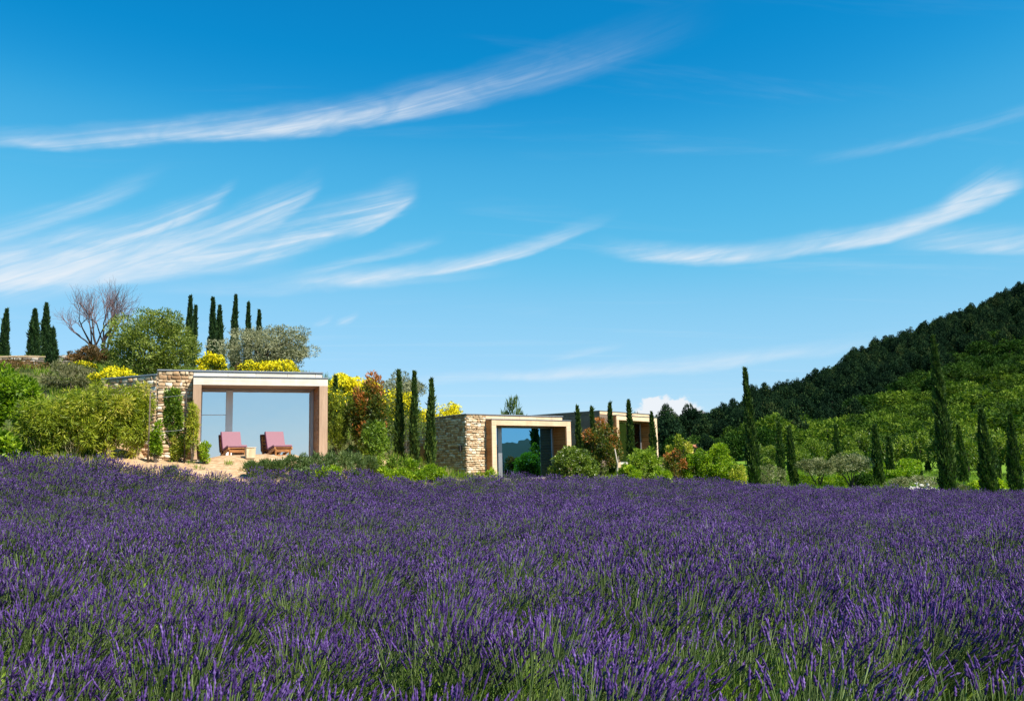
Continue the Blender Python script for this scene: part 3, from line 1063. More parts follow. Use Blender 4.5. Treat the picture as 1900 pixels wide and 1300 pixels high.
def plant(name, label, cat, px, top, wpx, Y, leaf, n, L, W, nclump=40, cr=.28, up=.3, out=.8, tone=(.5, .16), top_t=0.0, depth=1.0, z0=.06, z0abs=None,
          group=None, stems=8, stem_r=.02, stem_mat='bark', trunk=0.0, trunk_r=.08, flowers=None, zmin=-.75, box=0.0, inner=.5, sink=0.08, leaf_sd=.16, part_name='foliage'):
    SEED[0] += 1
    rng = np.random.default_rng(SEED[0])
    loc, H = ground_at(px, top, Y)
    H = max(H, .25)
    rx = wpx * Y / FPX / 2
    t = thing(name, label, cat, loc - Vector((0, 0, sink)), 0, group)
    H += sink
    zb = z0 * H if z0abs is None else z0abs
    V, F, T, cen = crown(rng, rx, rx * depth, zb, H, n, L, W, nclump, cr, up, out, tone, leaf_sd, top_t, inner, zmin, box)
    part(part_name, mesh_np(part_name, V, [F], {'tone': T}, [LEAF[leaf]]), t)
    if flowers:
        nf, fl, fw, hmin = flowers
        k = rng.integers(0, len(cen), nf * 3)
        d = rand_dirs(rng, nf * 3, -.2)
        P = cen[k] + d * np.array([rx, rx * depth, (H - zb) / 2]) * cr * rng.uniform(.9, 1.25, (nf * 3, 1))
        hh = (P[:, 2] - zb) / (H - zb)
        w_ = np.clip((hh - hmin) / .45, 0, .62)
        keep = rng.uniform(size=len(P)) < w_
        P = P[keep][:nf]
        ax = rng.normal(0, .6, P.shape)
        ax[:, 2] += .7
        V, F = leaf_quads(P, ax, fl * .85, fw * .85, rng)
        part('flowers', mesh_np('flowers', V, [F], {'tone': np.repeat(rng.uniform(0, 1, len(P)), 4)}, [LEAF['yellow']]), t, kind='stuff')
    if stems:
        tg = cen[rng.choice(len(cen), min(stems, len(cen)), replace=False)]
        part('trunk' if trunk else 'stems', stems_mesh('stem', -.05, tg, stem_r, stem_mat, rng, trunk * H, trunk_r), t)
    return t


def cypress(label, px, top, wpx, Y, leaf='cypress', group=None, dens=1.0, base_dz=0.0):
    SEED[0] += 1
    rng = np.random.default_rng(SEED[0])
    loc, H = ground_at(px, top, Y)
    # a vertical tree leans in the picture: aim the column's middle, not its tip
    loc.z -= .1
    H += .1
    Rr = wpx * Y / FPX / 2 * .74
    t = thing('cypress_tree', label, 'cypress', loc, 0, group)
    n = int(dens * min(7000, 900 + 420 * 2 * math.pi * Rr * H))
    tt = rng.uniform(0, 1, n) ** 1.08
    ph = rng.uniform(0, 2 * np.pi, n)
    k1, k2, k3 = rng.uniform(0, 6, 3)
    prof = np.minimum(1, ((1 - tt) * 1.5) ** .75) * np.clip(.72 + tt * 2.2, 0, 1)
    lump = 1 + .17 * np.sin(tt * H * 3.1 + k1 + 2 * np.cos(ph + k2)) + .13 * np.sin(tt * H * 7.3 + 3 * ph + k3)
    r = Rr * prof * lump * np.sqrt(rng.uniform(.35, 1.12, n))
    tuft_ = rng.uniform(size=n) < .045
    r = np.where(tuft_, r * rng.uniform(1.0, 1.5, n), r)
    bend = .03 * H * np.sin(tt * 2.2 + k1) * rng.uniform(.2, .6)
    P = np.stack([r * np.cos(ph) + bend, r * np.sin(ph), tt * H * .985 + .02], -1)
    ax = np.stack([np.cos(ph) * .42, np.sin(ph) * .42, np.ones(n)], -1) + rng.normal(0, .2, (n, 3))
    L = .17 * (Y / 40) ** .5
    V, F = leaf_quads(P, ax, L * np.where(tuft_, 1.5, 1.0), L * .42, rng)
    spray = .5 + .28 * np.sin(ph * 4 + tt * H * 5 + k2) + rng.normal(0, .2, n)
    part('foliage', mesh_np('foliage', V, [F], {'tone': np.repeat(np.clip(spray, 0, 1), 4)}, [LEAF[leaf]]), t)
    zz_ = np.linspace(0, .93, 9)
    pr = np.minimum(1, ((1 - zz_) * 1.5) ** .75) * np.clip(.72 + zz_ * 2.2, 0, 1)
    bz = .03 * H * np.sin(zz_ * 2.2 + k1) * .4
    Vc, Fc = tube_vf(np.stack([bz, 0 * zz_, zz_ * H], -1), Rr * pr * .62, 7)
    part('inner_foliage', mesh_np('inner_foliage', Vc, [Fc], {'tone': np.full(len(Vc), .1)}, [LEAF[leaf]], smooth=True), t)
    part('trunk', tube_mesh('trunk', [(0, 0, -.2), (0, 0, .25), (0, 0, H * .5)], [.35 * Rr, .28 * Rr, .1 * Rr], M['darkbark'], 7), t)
    return t


# --- cypresses on the crest at the left
gA = 'cypresses on the crest above the houses'
cypress('dark cypress standing alone at the far left end of the dry stone wall', 12, 575, 21, 58, 'cypressfar', gA)
cypress('broad dark cypress, left one of the pair behind the dry stone wall', 64, 575, 27, 58, 'cypressfar', gA)
cypress('tallest cypress behind the dry stone wall, right one of the pair', 88, 564, 24, 60, 'cypressfar', gA)
cypress('short cypress standing in front of the dry stone wall', 99, 612, 22, 41.5, 'cypressfar', gA)
cypress('dark cypress tip directly behind the rounded green tree', 354, 550, 16, 58, 'cypressfar', gA)
cypress('slightly shorter cypress touching the one behind the rounded green tree', 363, 568, 13, 61, 'cypressfar', gA)
cypress('slender cypress in the gap between green tree and silvery olive', 394, 553, 18, 58, 'cypressfar', gA)
cypress('low bushy cypress at the left shoulder of the silvery olive', 409, 568, 19, 60, 'cypressfar', gA)
cypress('tallest cypress rising behind the silvery olive', 439, 548, 17, 58, 'cypressfar', gA)
cypress('thin cypress behind the top of the silvery olive', 461, 562, 12, 60, 'cypressfar', gA)
cypress('short thick cypress, rightmost one behind the silvery olive', 483, 576, 14, 60, 'cypressfar', gA)
# --- by the second house
gB = 'pencil cypresses by the stone house'
cypress('small dark cypress in the yellow broom right of the wide window', 622, 700, 13, 35.5, 'cypress', gB)
cypress('left one of three pencil cypresses before the stone house', 739, 688, 17, 36.5, 'cypress', gB)
cypress('middle one of three pencil cypresses before the stone house', 769, 690, 18, 36, 'cypress', gB)
cypress('right one of three pencil cypresses, against the rubble wall', 799, 703, 20, 36, 'cypress', gB)
gC = 'pencil cypresses by the timber house'
cypress('dark cypress beside the right post of the blue window portal', 1070, 755, 15, 45, 'cypress', gC)
cypress('cypress tip rising above the red tipped shrub before the timber house', 1097, 757, 12, 47, 'cypress', gC)
cypress('cypress in front of the corner boards of the timber house', 1133, 750, 14, 47, 'cypress', gC)
cypress('tall slim cypress in front of the timber house portal', 1166, 743, 15, 46, 'cypress', gC)
cypress('cypress right of the timber house before the dark wood', 1208, 766, 15, 50, 'cypress', gC)
# --- on the right
gD = 'cypresses in the garden before the hill'
cypress('tall cypress in the middle, right of the yellow green shrubs', 1385, 683, 27, 42, 'cypress', gD, 1.2)
cypress('distant cypress just left of the dusty olives', 1445, 785, 15, 62, 'cypress', gD)
cypress('slim cypress between round sage bush and the dusty olives', 1465, 793, 17, 46, 'cypress', gD)
cypress('small distant cypress above the dusty olives', 1552, 790, 13, 74, 'cypress', gD)
cypress('cypress directly right of the dusty olives', 1622, 790, 21, 48, 'cypress', gD)
cypress('shorter cypress left of the bright vine leaves', 1648, 812, 15, 58, 'cypress', gD)
cypress('short distant cypress left of the tallest cypress', 1700, 830, 14, 68, 'cypress', gD)
cypress('tiny cypress close to the foot of the tallest cypress', 1721, 858, 10, 78, 'cypress', gD)
cypress('tallest cypress of all, towering before the hill', 1732, 622, 36, 42.5, 'cypress', gD, 1.3)
cypress('middle sized cypress right of the tallest one, behind white post', 1778, 790, 19, 58, 'cypress', gD)
cypress('broad cypress second from the right edge', 1822, 760, 34, 43.5, 'cypress', gD, 1.2)
cypress('stunted cypress leaning on the broad cypress near the right edge', 1846, 846, 20, 50, 'cypress', gD)
cypress('cypress nearest the right edge', 1874, 770, 26, 44.5, 'cypress', gD, 1.1)

# --- bare tree
rngb = np.random.default_rng(31)
loc, Hb = ground_at(195, 508, 45)
bt = thing('bare_tree', 'leafless purplish tree standing behind the rounded green tree', 'tree', loc)
trunk_b, twig_b = Bag(), Bag()


def branch(p, d, L, r, depth):
    n = 4
    P = [p]
    for i in range(n):
        d = unit(d + rngb.normal(0, .12, 3) + np.array([0, 0, .09]))
        P.append(P[-1] + d * L / n)
    P = np.array(P)
    (trunk_b if depth < 3 else twig_b).add(*tube_vf(P, np.linspace(r, r * .62, n + 1), 6 if depth < 3 else 3))
    if depth >= 6:
        return
    k = [5, 3, 3, 3, 3, 2][depth]
    for i in range(k):
        f = rngb.uniform(.45, 1.0) if i else 1.0
        b = P[0] + (P[-1] - P[0]) * f if f < 1 else P[-1]
        a = rngb.uniform(0, 2 * math.pi)
        sp = rngb.uniform(.3, .62) if depth else rngb.uniform(.35, .7)
        side = unit(np.cross(d, rngb.normal(size=3)))
        branch(b, unit(d * math.cos(sp) + side * math.sin(sp)), L * rngb.uniform(.62, .86), r * .58, depth + 1)


for k_ in range(5):
    a_ = k_ * 1.26 + .3
    branch(np.array([.08 * math.cos(a_), .08 * math.sin(a_), -.1]), unit(np.array([math.cos(a_) * .38, math.sin(a_) * .38, 1.0])), Hb * .30, .075, 1)
ext = np.concatenate(trunk_b.V + twig_b.V)
fz = Hb / ext[:, 2].max()
fx = (70 * 45 / FPX) / np.percentile(np.abs(ext[:, 0]), 99.5)
for b_ in (trunk_b, twig_b):
    b_.V = [v * np.array([fx, fx, fz]) for v in b_.V]
part('trunk', trunk_b.mesh('trunk', [M['darkbark']], True), bt)
part('twigs', twig_b.mesh('twigs', [M['deadwood']], True), bt, kind='stuff')

# --- dry stone wall on the crest
A_, B_ = at(-160, 668, 43), at(140, 670, 43.6)
wz = float(terrain(np.array([A_.x]), np.array([43.0]))[0])
dv = (B_ - A_)
wl = math.hypot(dv.x, dv.y)
top_z = at(60, 661, 43).z
dw_ = thing('dry_stone_wall', 'grey dry stone wall on the crest below the left cypresses', 'wall', (A_.x, A_.y, top_z - 1.4), math.atan2(dv.y, dv.x))
co = part('core', box_mesh('core', 0, wl, .03, .5, -.5, 1.3, M['darkbark']), dw_)
bag = Bag()
rubble(bag, wl, 1.4, -.3, (0, 0, 0), (1, 0, 0), (0, -1, 0), np.random.default_rng(5), (.07, .16), (.16, .5), (.02, .09), .014)
part('stonework', bag.mesh('stonework', [M['drystone']]), co, kind='stuff')
rw = np.random.default_rng(6)
u_ = 0.0
while u_ < wl - .2:
    w_ = rw.uniform(.25, .6)
    me_ = box_mesh('cap_stone', 0, w_ - .03, -.06, .5, 0, rw.uniform(.07, .13), M['rock'] if rw.uniform() < .25 else M['mortar'], .025, 2)
    part('cap_stone', me_, dw_, (u_, rw.uniform(-.04, .02), 1.39 + rw.uniform(-.02, .03)), (rw.normal(0, .04), rw.normal(0, .03), 0))
    u_ += w_

# --- trees and shrubs above and around the first house
plant('green_tree', 'rounded mid green tree right of the bare tree', 'tree', 285, 568, 188, 40, 'tree', 20000, .15, .055, 120, .21, .35, tone=(.5, .2), z0=-.08, zmin=-1, trunk=.25, trunk_r=.14, stems=14, stem_r=.05, stem_mat='darkbark', inner=.35)
plant('olive_tree', 'large silvery olive above the roof of the wide window', 'olive tree', 492, 600, 205, 42, 'olive', 22000, .13, .038, 120, .2, .3, tone=(.48, .2), z0=-.05, zmin=-1, trunk=.28, trunk_r=.2, stems=14, stem_r=.06, stem_mat='darkbark', inner=.35)
plant('olive_tree', 'grey green olive crown behind the pencil cypresses', 'olive tree', 738, 692, 145, 52, 'olive', 9000, .15, .045, 60, .2, .3, tone=(.35, .2), z0=.1, trunk=.25, trunk_r=.18, stems=10, stem_r=.05, inner=.35)
plant('rusty_shrub', 'rust brown shrub at the foot of the bare tree', 'shrub', 172, 642, 95, 43, 'rust', 3500, .13, .06, 34, .25, .3, tone=(.5, .25))
plant('rusty_shrub', 'thin orange brown shrub along the dry stone wall', 'shrub', 30, 668, 120, 41, 'rust', 2200, .12, .05, 34, .22, .3, tone=(.6, .25))
plant('grey_bush', 'grey green twiggy bush under the dry stone wall', 'bush', 128, 674, 120, 36, 'greybush', 6500, .13, .03, 50, .22, .6, tone=(.5, .2))
gE = 'yellow flowering brooms'
br = dict(L=.13, W=.035, nclump=46, cr=.26, up=.7, tone=(.5, .18), group=gE)
plant('broom_shrub', 'yellow broom left of the first roof, behind the bamboo', 'broom', 218, 680, 88, 34.5, 'broom', 3500, flowers=(2600, .10, .075, .45), **br)
plant('broom_shrub', 'sparse yellow broom below the rusty shrub', 'broom', 152, 670, 60, 40, 'broom', 2200, flowers=(900, .10, .07, .5), **br)
plant('broom_shrub', 'yellow broom clump between green tree and silvery olive', 'broom', 394, 654, 60, 37.5, 'broom', 2500, flowers=(2600, .10, .08, .3), **br)
plant('broom_shrub', 'small yellow broom over the roof, under the left of the silvery olive', 'broom', 462, 668, 50, 37.5, 'broom', 1400, flowers=(1200, .10, .08, .3), **br)
plant('broom_shrub', 'wide yellow broom over the roof, under the right of the silvery olive', 'broom', 514, 665, 84, 38, 'broom', 2500, flowers=(2600, .10, .08, .3), **br)
plant('rusty_shrub', 'brownish tuft between the two brooms on the roof', 'shrub', 446, 674, 26, 37.5, 'rust', 900, .11, .045, 16, .3, .4)
plant('broom_shrub', 'big yellow broom just right of the first roof', 'broom', 634, 690, 100, 37, 'broom', 5000, flowers=(5200, .11, .085, .50), **br)
plant('broom_shrub', 'yellow broom behind the red tipped shrub', 'broom', 688, 704, 92, 39, 'broom', 3200, flowers=(3200, .11, .085, .45), **br)
plant('broom_shrub', 'greenish broom with few flowers between the pencil cypresses', 'broom', 752, 722, 100, 41, 'broom', 4500, flowers=(1700, .11, .08, .55), **br)
plant('broom_shrub', 'yellow broom behind the right pencil cypress', 'broom', 800, 738, 56, 46, 'broom', 2200, flowers=(2200, .12, .09, .35), **br)
plant('broom_shrub', 'yellow broom peeping over the rubble stone wall', 'broom', 838, 744, 52, 51, 'broom', 2200, flowers=(2600, .12, .10, .25), **br)
plant('broom_shrub', 'tall green broom stems against the right post of the wide window', 'broom', 626, 722, 50, 33.6, 'broom', 5000, .14, .03, 50, .22, .9, tone=(.55, .2), group=gE, flowers=(260, .09, .07, .6), z0=.02)
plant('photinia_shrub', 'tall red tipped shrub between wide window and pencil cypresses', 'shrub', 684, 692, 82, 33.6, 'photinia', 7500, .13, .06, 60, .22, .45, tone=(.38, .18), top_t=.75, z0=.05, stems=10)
plant('laurel_shrub', 'glossy green laurel at the foot of the red tipped shrub', 'shrub', 695, 778, 62, 32.6, 'green', 4200, .13, .05, 40, .26, .35, tone=(.5, .2))

# --- left hedge and climbers
gF = 'bamboo clumps of the left hedge'
bb = dict(leaf='bamboo', L=.17, W=.028, cr=.2, up=-.25, out=.7, group=gF, box=.45, z0=.02, depth=.7, stem_r=.012, stem_mat='block', inner=.25, zmin=-.95)
plant('bamboo_clump', 'low yellowish bamboo clump at the left end of the hedge', 'bamboo', 78, 738, 98, 26.6, n=9000, nclump=90, stems=26, tone=(.42, .2), **bb)
plant('bamboo_clump', 'bamboo clump in the middle of the left hedge', 'bamboo', 142, 716, 104, 27, n=11000, nclump=100, stems=28, tone=(.5, .2), **bb)
plant('bamboo_clump', 'tall bamboo clump under the yellow broom', 'bamboo', 205, 704, 100, 27.4, n=11000, nclump=100, stems=28, tone=(.52, .2), **bb)
plant('bamboo_clump', 'bamboo clump against the left trellis post', 'bamboo', 258, 704, 62, 27.9, n=8000, nclump=70, stems=22, tone=(.56, .2), **bb)
plant('leafy_shrub', 'bright green leafy shrub at the left edge', 'shrub', 14, 680, 138, 27.6, 'lime', 9500, .14, .075, 80, .2, .2, tone=(.30, .24), box=.3, depth=.7, z0=.08)
plant('leafy_shrub', 'low bright green plant at the bottom left of the hedge', 'shrub', 8, 800, 60, 25.4, 'lime', 2200, .14, .08, 26, .28, .2, tone=(.4, .22))
gG = 'climbers on the left trellis'
plant('climber', 'dark green climber on the stone pier left of the wide window', 'climber', 324, 714, 32, 28.3, 'green', 4200, .11, .05, 50, .2, .0, tone=(.42, .22), depth=.8, z0=.2, box=.6, group=gG)
plant('climber', 'yellow green climber covering the left post of the wide window', 'climber', 359, 742, 22, 27.9, 'bamboo', 3000, .12, .028, 46, .2, -.2, tone=(.62, .2), depth=.9, z0=.02, box=.6, group=gG)
plant('climber', 'short green climber at the foot of the left trellis post', 'climber', 291, 778, 28, 27.8, 'lime', 1800, .10, .05, 30, .24, .1, tone=(.35, .2), z0=.02, group=gG)
plant('climber', 'straw coloured climber stems below the dark green climber', 'climber', 334, 806, 34, 28.2, 'bamboo', 2600, .12, .03, 40, .22, -.1, tone=(.55, .25), depth=.6, z0=.02, box=.5, group=gG)
plant('potted_plant', 'small yellow green plant growing by the brown pot at the post', 'plant', 381, 818, 22, 27.7, 'lime', 700, .09, .05, 18, .3, .2, tone=(.55, .2))


def trellis_post(label, px, ptop, Y, mat):
    loc, H = ground_at(px, ptop, Y)
    t = thing('trellis_post', label, 'post', loc, 0, 'posts of the left trellis')
    part('post', tube_mesh('post', [(0, 0, -.2), (0, 0, H)], [.024, .022], M[mat], 8), t)
    part('cap', tube_mesh('cap', [(0, 0, H - .01), (0, 0, H + .03)], [.03, .026], M[mat], 8), t)
    return loc, H


pa, ha = trellis_post('grey trellis post between bamboo hedge and stone pier', 279, 728, 27.6, 'bark')
pb, hb = trellis_post('dark trellis post between the two climbers at the wide window', 346, 722, 27.9, 'darkbark')
for zf, lb in ((.93, 'upper wire stretched between the two trellis posts'), (.45, 'lower wire stretched between the two trellis posts')):
    P = np.array([pa + Vector((0, 0, ha * zf)), pb + Vector((0, 0, hb * zf))])
    P = np.array([P[0] * (1 - s) + P[1] * s - np.array([0, 0, .03 * math.sin(s * math.pi)]) for s in np.linspace(0, 1, 7)])
    solo('trellis_wire', tube_mesh('trellis_wire', P, .006, M['wire'], 5), lb, 'wire', group='wires of the left trellis')

# --- planting on the bank
gH = 'low herb mounds on the bank'
HM = 0
for px_, tp_, Y_, w_ in ((468, 857, 26.6, 34), (492, 853, 27, 36), (516, 849, 27.2, 36), (541, 845, 27.4, 38), (566, 841, 27.7, 38), (591, 838, 28, 40), (616, 835, 28.6, 40), (640, 835, 29.2, 40), (664, 838, 30, 40), (684, 846, 31, 40)):
    ordn = ('first', 'second', 'third', 'fourth', 'fifth', 'sixth', 'seventh', 'eighth', 'ninth', 'tenth')[HM]
    HM += 1
    plant('herb_mound', ordn + ' green herb mound from the left in the row on the bank', 'herb', px_, tp_, w_, Y_, 'herb', 1500, .13, .022, 26, .3, .9, tone=(.45, .22), group=gH, stems=0, sink=.05)
gI = 'sprouts at the field edge'
for px_, tp_, Y_, w_, lf, lb in (
        (660, 870, 28.5, 34, 'herb', 'grey green tuft in the sand below the right end of the herb row'),
        (700, 848, 31.5, 46, 'green', 'dark leafy plant below the red tipped shrub, left of the cypresses'),
        (735, 842, 32.6, 44, 'green', 'dark leafy plant at the foot of the left pencil cypress'),
        (762, 848, 33, 46, 'lime', 'lime green plant at the foot of the middle pencil cypress'),
        (745, 868, 31.6, 44, 'lime', 'low lime green plant at the lavender edge under the left pencil cypress'),
        (790, 860, 33.2, 44, 'lime', 'lime green plant at the foot of the right pencil cypress'),
        (815, 868, 33.6, 36, 'lime', 'lime green plant against the shaded rubble wall'),
        (772, 872, 32, 40, 'lime', 'bright lime plant at the lavender edge between two pencil cypresses'),
        (716, 868, 31, 36, 'lime', 'small lime plant at the right end of the sandy bank'),
        (560, 862, 26.6, 44, 'herb', 'wide grey green tuft in the sand below the middle of the herb row'),
        (598, 866, 27.2, 30, 'lime', 'small yellowish plant in the sand below the herb row'),
        (318, 866, 25.8, 22, 'herb', 'lone grey green tuft in the sand before the stone pier'),
        (620, 862, 28, 26, 'lime', 'small lime sprout in the sand before the right window post')):
    plant('leafy_plant', lb, 'plant', px_, tp_, w_, Y_, lf, 1300, .11, .045, 24, .3, .4, tone=(.5, .22), group=gI, stems=5, stem_r=.008)
plant('leafy_plant', 'yellow green tuft at the foot of the left post of the blue window', 'plant', 912, 866, 26, 38.6, 'lime', 900, .11, .04, 20, .3, .5, tone=(.6, .2), stems=5, stem_r=.008)
plant('leafy_plant', 'pale tuft at the foot of the sunlit rubble pier', 'plant', 888, 876, 30, 39, 'bamboo', 700, .12, .03, 20, .3, .7, tone=(.5, .2), stems=5, stem_r=.008)

# --- before the second and third house
plant('spiky_shrub', 'spiky evergreen rising behind the roof of the stone house', 'shrub', 950, 738, 56, 50, 'cypress', 1400, .42, .05, 34, .22, 1.6, out=.5, tone=(.75, .2), top_t=.2, stems=6)
plant('clipped_bush', 'round clipped bush in front of the blue window portal', 'bush', 1062, 830, 92, 40.5, 'clipped', 15000, .10, .055, 240, .13, .2, tone=(.5, .22), inner=.88, z0=-.1, zmin=-.6, depth=1.0, stems=5, sink=.3)
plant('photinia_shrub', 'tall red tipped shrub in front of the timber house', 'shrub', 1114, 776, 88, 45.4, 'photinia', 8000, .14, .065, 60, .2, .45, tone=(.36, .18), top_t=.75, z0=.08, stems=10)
loc, Hq = ground_at(1143, 832, 41.6)
t = thing('birch_stem', 'pale thin trunk in front of the red tipped shrub', 'tree trunk', loc)
Pq = np.array([(0.05, 0, -.2), (0, 0, .4), (.05, 0, .9), (-.06, 0, Hq)])
part('trunk', tube_mesh('trunk', Pq, [.05, .045, .038, .026], M['palebark'], 7), t)
part('branch', tube_mesh('branch', [(.04, 0, .75), (.10, .05, 1.0), (.12, .05, 1.3)], [.018, .012, .006], M['palebark'], 5), t)
plant('leafy_shrub', 'fresh green bush below the timber house portal', 'shrub', 1193, 825, 66, 42.6, 'green', 4500, .12, .07, 40, .24, .3, tone=(.62, .22), depth=.9)
plant('leafy_shrub', 'yellow green bush at the lavender edge right of the pale trunk', 'shrub', 1168, 858, 50, 40.4, 'lime', 2600, .11, .045, 30, .26, .6, tone=(.5, .2), sink=.2)
plant('leafy_shrub', 'low lime plant between green bush and orange tinted shrub', 'shrub', 1226, 866, 44, 40.6, 'lime', 1700, .11, .05, 24, .26, .4, tone=(.4, .2), sink=.2)
plant('leafy_shrub', 'loose yellow green shrub with bare tips before the dark wood', 'shrub', 1258, 803, 58, 43, 'bamboo', 2600, .14, .07, 34, .2, .6, tone=(.6, .22), top_t=.2)
plant('photinia_shrub', 'orange red tinted shrub at the lavender edge', 'shrub', 1250, 836, 50, 41.4, 'photinia', 2600, .12, .06, 28, .24, .5, tone=(.52, .22), top_t=.35, sink=.2)
plant('leafy_shrub', 'bushy yellow green shrub right of the orange tinted one', 'shrub', 1290, 826, 62, 42, 'lime', 4200, .12, .065, 40, .22, .4, tone=(.34, .24), sink=.2)
plant('leafy_shrub', 'bushy lime shrub left of the tall cypress', 'shrub', 1334, 824, 72, 42, 'lime', 4800, .12, .065, 44, .22, .4, tone=(.42, .24), sink=.2)
plant('leafy_shrub', 'pale yellow shrub at the foot of the tall cypress', 'shrub', 1368, 856, 36, 41, 'bamboo', 1600, .12, .05, 24, .26, .4, tone=(.7, .2), sink=.2)

# --- right garden
plant('sage_bush', 'round grey green bush right of the tall cypress', 'bush', 1430, 856, 62, 43.6, 'olivebrown', 4200, .11, .03, 50, .2, .4, tone=(.42, .2), inner=.6, sink=.25)
od = dict(leaf='olivebrown', L=.13, W=.034, nclump=60, cr=.2, up=.3, z0abs=None, stem_r=.045, stem_mat='darkbark', inner=.4)
plant('olive_tree', 'dusty olive with forked dark trunk, left of the two', 'olive tree', 1516, 846, 78, 44.6, n=5200, tone=(.5, .2), z0=.38, trunk=.10, trunk_r=.07, stems=6, **od)
plant('olive_tree', 'dusty olive with leaning dark trunk, right of the two', 'olive tree', 1576, 839, 88, 45, n=6200, tone=(.55, .2), z0=.36, trunk=.10, trunk_r=.08, stems=6, **od)
plant('leafy_shrub', 'dark bush under the right dusty olive', 'shrub', 1602, 876, 44, 47.5, 'oakdark', 2000, .13, .06, 24, .26, .3)
gJ = 'lime bushes under the dusty olives'
for px_, tp_, Y_, w_, od_ in ((1488, 880, 47, 50, 'left'), (1530, 882, 47.6, 50, 'middle'), (1560, 880, 48, 40, 'right')):
    plant('leafy_shrub', od_ + ' one of three lime green bushes under the dusty olives', 'shrub', px_, tp_, w_, Y_, 'lime', 1700, .13, .05, 28, .24, .4, tone=(.3, .2), group=gJ, sink=.2)
plant('sage_hedge', 'low grey green hedge behind the white rocks', 'hedge', 1690, 882, 104, 44.6, 'olivebrown', 5000, .11, .03, 60, .2, .5, tone=(.55, .2), box=.4, inner=.5, sink=.2, depth=.5)
plant('sage_bush', 'small grey green bush right of the tallest cypress', 'bush', 1784, 894, 42, 44, 'olivebrown', 1800, .11, .03, 30, .24, .5, tone=(.45, .2), sink=.2)
gK = 'rows of bright vines'
for px_, tp_, Y_, w_, od_ in ((1812, 892, 47, 40, 'left of the broad cypress near the right edge'), (1850, 889, 48, 36, 'between the last two cypresses on the right'), (1890, 888, 48.5, 46, 'right of the last cypress, at the right edge')):
    plant('vine', 'bright lime vine ' + od_, 'vine', px_, tp_, w_, Y_, 'lime', 1800, .12, .08, 26, .26, .3, tone=(.8, .18), group=gK, sink=.2)
for px_, tp_, Y_, w_, od_ in ((1636, 852, 61, 40, 'second from the left in the back row'), (1672, 850, 62, 44, 'third from the left in the back row'), (1690, 848, 64, 40, 'rightmost in the back row'), (1612, 858, 60, 34, 'leftmost in the back row'), (1660, 868, 57, 50, 'left of the two in the front row'), (1690, 868, 57, 40, 'right of the two in the front row')):
    plant('vine', 'fresh green vine before the orchard, ' + od_, 'vine', px_, tp_, w_, Y_, 'lime', 1700, .14, .09, 26, .26, .3, tone=(.38, .2), group=gK, sink=.2)

# pale rocks
loc, _h = ground_at(1711, 895, 41.4)
rk = thing('rock_pile', 'heap of white jagged rocks before the low grey hedge', 'rocks', loc - Vector((0, 0, .1)))
rr = np.random.default_rng(44)
for i in range(60):
    bm = bmesh.new()
    bmesh.ops.create_icosphere(bm, subdivisions=1, radius=1.0)
    s = rr.uniform(.05, .13)
    sq = rr.uniform(.4, 1.3, 3)
    for v in bm.verts:
        v.co = Vector((v.co.x * sq[0], v.co.y * sq[1], v.co.z * sq[2])) * s * rr.uniform(.45, 1.35)
    me_ = bpy.data.meshes.new('rock')
    bm.to_mesh(me_)
    bm.free()
    me_.materials.append(M['rock'])
    a = rr.uniform(-.72, .72)
    part('rock', me_, rk, (a, rr.uniform(-.3, .3), .35 + rr.uniform(.0, .70) * (1 - abs(a) / .9)), tuple(rr.uniform(0, 6, 3)))

loc, Hq = ground_at(1762, 864, 45)
t = thing('leaning_post', 'thin whitish leaning post right of the tallest cypress', 'post', loc, 0)
part('post', tube_mesh('post', [(.06, 0, -.2), (.05, 0, .4), (-.06, 0, Hq)], [.045, .04, .03], M['whitepost'], 7), t)
part('cap', tube_mesh('cap', [(-.06, 0, Hq - .01), (-.063, 0, Hq + .03)], [.036, .03], M['darkbark'], 7), t)

# third lounger, almost hidden behind the lavender
p_ = at(1010, 886, 38.6)
lounge_chair('mauve lounger peeping over the lavender before the blue window', (p_.x, p_.y, p_.z - 1.0), R(20))

# two small far huts
def hut(label, px, ptop, wpx, Y, roof_h, wall_h):
    loc, H = ground_at(px, ptop, Y)
    w = wpx * Y / FPX
    t = thing('garden_hut', label, 'hut', (loc.x, loc.y, loc.z - .1), R(12))
    H += .1
    part('wall', box_mesh('wall', -w / 2, w / 2, 0, w, 0, H - roof_h, M['ochre']), t)
    e = .18
    V = [(-w / 2 - e, -e, H - roof_h), (w / 2 + e, -e, H - roof_h), (w / 2 + e, w + e, H - roof_h), (-w / 2 - e, w + e, H - roof_h), (-w / 2 - e, w / 2, H), (w / 2 + e, w / 2, H)]
    part('roof', mesh_np('roof', V, [np.array([(0, 1, 5, 4), (2, 3, 4, 5), (3, 2, 1, 0)]), np.array([(1, 2, 5), (3, 0, 4)])], None, [M['tile']]), t)
    part('door', box_mesh('door', -.4, .4, -.03, -.001, 0, 1.9, M['darkbark'], .01, 1), t)


hut('low hut whose terracotta roof shows behind the lime shrubs', 1292, 824, 20, 92, .35, 2)
hut('ochre hut half hidden behind the bright vines', 1661, 834, 22, 88, .5, 2)

